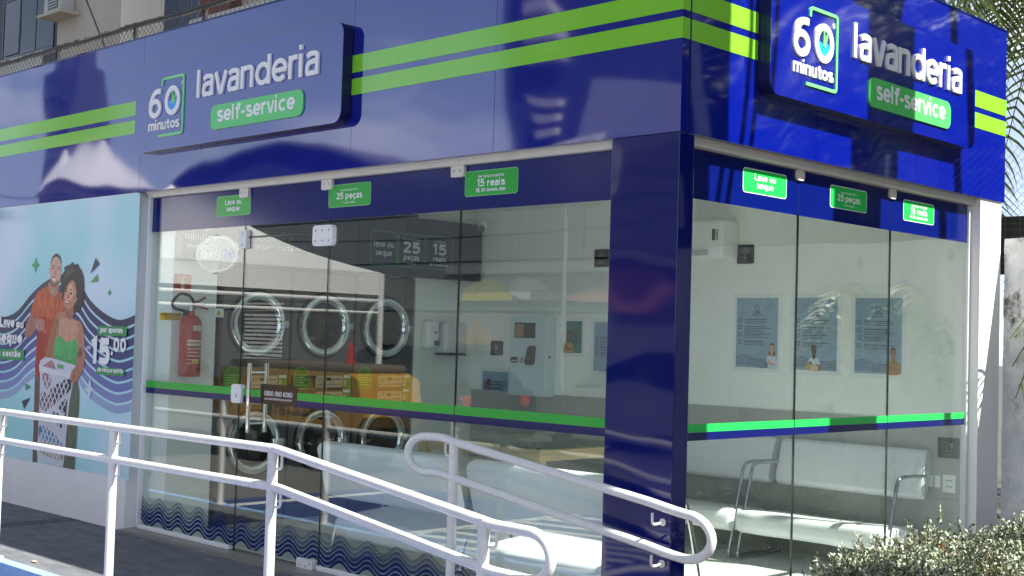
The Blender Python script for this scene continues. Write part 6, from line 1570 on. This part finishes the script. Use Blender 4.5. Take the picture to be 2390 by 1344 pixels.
def car(x0, y0, col, label, plate):
    """a hatchback parked parallel to the shop front; its near side faces the shop"""
    root = thing('parked_car', label, 'car', (x0, y0, -0.2), 'cars parked across the street')
    F = Fr((x0, y0, -0.2), (-1, 0, 0), (0, 0, 1), (0, 1, 0)); W = 1.72
    body = smooth_closed([(0.02, 0.45), (0.05, 0.25), (0.6, 0.20), (2.0, 0.19), (3.4, 0.20), (4.0, 0.26), (4.08, 0.5), (4.0, 0.78), (3.2, 0.92), (2.6, 0.98), (1.2, 0.99), (0.3, 0.98), (0.06, 0.85)], 4)
    rows = [(-W, 0.93), (-W + 0.06, 1.0), (-W / 2, 1.0), (-0.06, 1.0), (0.0, 0.95)]
    m = MB(); n = len(body)
    for d, s_ in rows: m.v += [F.at(2.04 + (a - 2.04) * (0.97 + 0.03 * s_), 0.58 + (b - 0.58) * s_, d) for a, b in body]
    for i in range(len(rows) - 1):
        for j in range(n): m.f.append((i * n + j, i * n + (j + 1) % n, (i + 1) * n + (j + 1) % n, (i + 1) * n + j))
    m.f += [tuple(range(n)), tuple((len(rows) - 1) * n + j for j in range(n))]
    m.build('body', col, root, smooth=True, ang=50)
    cab = [(0.25, 0.96), (0.55, 1.38), (1.0, 1.50), (1.9, 1.50), (2.5, 1.34), (3.15, 0.95)]
    cabs = smooth_closed(cab + [(1.6, 0.93)], 4)
    m = MB(); n = len(cabs); rows = [(-W + 0.10, 0), (-W + 0.26, 1), (-0.26, 1), (-0.10, 0)]
    for d, s_ in rows: m.v += [F.at(a, b if s_ else min(b, 1.02), d) for a, b in cabs]
    for i in range(3):
        for j in range(n): m.f.append((i * n + j, i * n + (j + 1) % n, (i + 1) * n + (j + 1) % n, (i + 1) * n + j))
    m.build('cabin', 'window_dark', root, smooth=True)
    m = MB(); m.poly(F, smooth_closed([(0.6, 1.40), (1.0, 1.52), (1.9, 1.52), (2.4, 1.38), (1.9, 1.46), (1.0, 1.46)], 3), -W + 0.25, -0.25); m.build('roof', col, root)
    for a in (0.75, 3.25):
        for d in (-0.12, -W + 0.12):
            c0 = F.at(a, 0.30, d)
            m = MB(); m.tube([c0 + Vector((0, -0.1, 0)), c0 + Vector((0, 0.115, 0))], 0.30, 22); wh = m.build('wheel', 'rubber_black', root, smooth=True)
            m = MB(); m.tube([c0 + Vector((0, -0.105, 0)), c0 + Vector((0, 0.125, 0))], 0.19, 18); m.build('rim', 'steel', wh)
    Fb = Fr((x0 - 4.09, y0, -0.2), (0, 1, 0), (0, 0, 1), (-1, 0, 0)); Fe = Fr((x0 + 0.0, y0, -0.2), (0, 1, 0), (0, 0, 1), (1, 0, 0))
    for d in (-0.28, -W + 0.28):
        m = MB(); m.rbox(x0 - 0.12, y0 + d - 0.12, 0.50, x0 - 0.0, y0 + d + 0.05, 0.66, r=0.03, seg=2); m.build('tail_light', 'red_paint', root)
        m = MB(); m.rbox(x0 - 4.06, y0 + d - 0.16, 0.38, x0 - 3.90, y0 + d + 0.16, 0.52, r=0.03, seg=2); m.build('headlight', 'sign_white', root)
    m = MB(); m.fbox(Fe, -W / 2 - 0.2, 0.52, -W / 2 + 0.2, 0.65, 0.0, 0.02); pl = m.build('number_plate', 'sign_white', root)
    m = MB(); write(m, Fe, plate, -W / 2, 0.545, 0.055, .2, 0.0215, align='c', width=0.34); m.build('plate_lettering', 'plate_black', pl)
pm('car_black', (0.012, 0.012, 0.013), rough=0.12, coat=1.0)
pm('car_silver', (0.52, 0.53, 0.54), rough=0.25, metal=0.4, coat=1.0)
car(-9.2, -7.0, 'car_black', 'black car parked across the street, mirrored below the right dryer', 'IAF9J15')
car(-6.2, -9.6, 'car_silver', 'silver car parked across the street, mirrored beside the payment kiosk', 'NTA7147')

bb = thing('letting_board', 'white roadside board with red and black letters, mirrored near the column top', 'sign', (-11.2, -12, -0.2))
F12 = Fr((0, -12.0, 0), (-1, 0, 0), (0, 0, 1), (0, 1, 0))
m = MB(); m.fbox(F12, 10.55, 4.0, 12.0, 4.95, -0.03, 0.0); m.build('panel', 'sign_white', bb)
m = MB(); write(m, F12, 'Cohab', 10.75, 4.78, 0.07, .2, 0.002); write(m, F12, 'COM', 10.7, 4.48, 0.10, .2, 0.002); write(m, F12, '32..-32..', 10.7, 4.12, 0.14, .2, 0.002, width=1.1); m.build('lettering', 'plate_black', bb)
m = MB(); write(m, F12, 'ALU', 11.45, 4.70, 0.13, .2, 0.002, width=0.5); m.build('red_lettering', 'red_sign', bb)
for x in (-10.7, -11.8):
    m = MB(); m.tube([(x, -12.08, -0.2), (x, -12.08, 4.95)], 0.05, 8); m.build('post', 'post_grey', bb, smooth=True)

pm('tower_dark', (0.045, 0.05, 0.065), rough=0.7)
tw = thing('apartment_tower', 'dark apartment tower with pale balconies, mirrored in the fascia near the corner', 'building', (-27, -36, -0.2))
m = MB(); m.box(-32.5, -44, -0.2, -19.5, -31, 46); m.build('wall', 'tower_dark', tw)
for j in range(13):
    m = MB(); m.box(-30.8, -30.99, 3.93 + j * 3.05, -29.2, -30.6, 4.28 + j * 3.05); m.box(-30.8, -30.99, 3.22 + j * 3.05, -29.2, -30.6, 3.57 + j * 3.05); m.box(-30.8, -30.99, 4.64 + j * 3.05, -29.2, -30.6, 4.95 + j * 3.05); m.build('balcony_bars', 'render_pale', tw)
    for x in (-27.8, -26.0, -23.8, -21.6):
        m = MB(); m.box(x, -30.99, 3.6 + j * 3.1, x + 1.3, -30.93, 5.0 + j * 3.1); m.build('window', 'window_dark', tw)
gh = MB(); gh.add([(-26.6, -29.5, -0.2), (-19.0, -29.5, -0.2), (-19.0, -30.9, -0.2), (-26.6, -30.9, -0.2), (-26.6, -29.5, 11.2), (-19.0, -29.5, 9.0), (-19.0, -30.9, 9.0), (-26.6, -30.9, 11.2)], [(3, 2, 1, 0), (4, 5, 6, 7), (0, 1, 5, 4), (1, 2, 6, 5), (2, 3, 7, 6), (3, 0, 4, 7)]); gh.build('gable_wing', pm('gable_pale', (0.30, 0.31, 0.34), rough=0.8), tw)
tw = thing('distant_tower', 'slim dark tower far across the street, mirrored at the left end of the fascia', 'building', (-104, -52, -0.2))
m = MB(); m.box(-112, -54, -0.2, -105.5, -50, 25); m.box(-110, -53, 25.0, -107, -51, 28); m.build('wall', 'tower_dark', tw)
m = MB()
for j in range(8): m.box(-111.5, -49.99, 2 + j * 2.9, -106, -49.9, 3.2 + j * 2.9)
m.build('window_band', 'window_dark', tw)
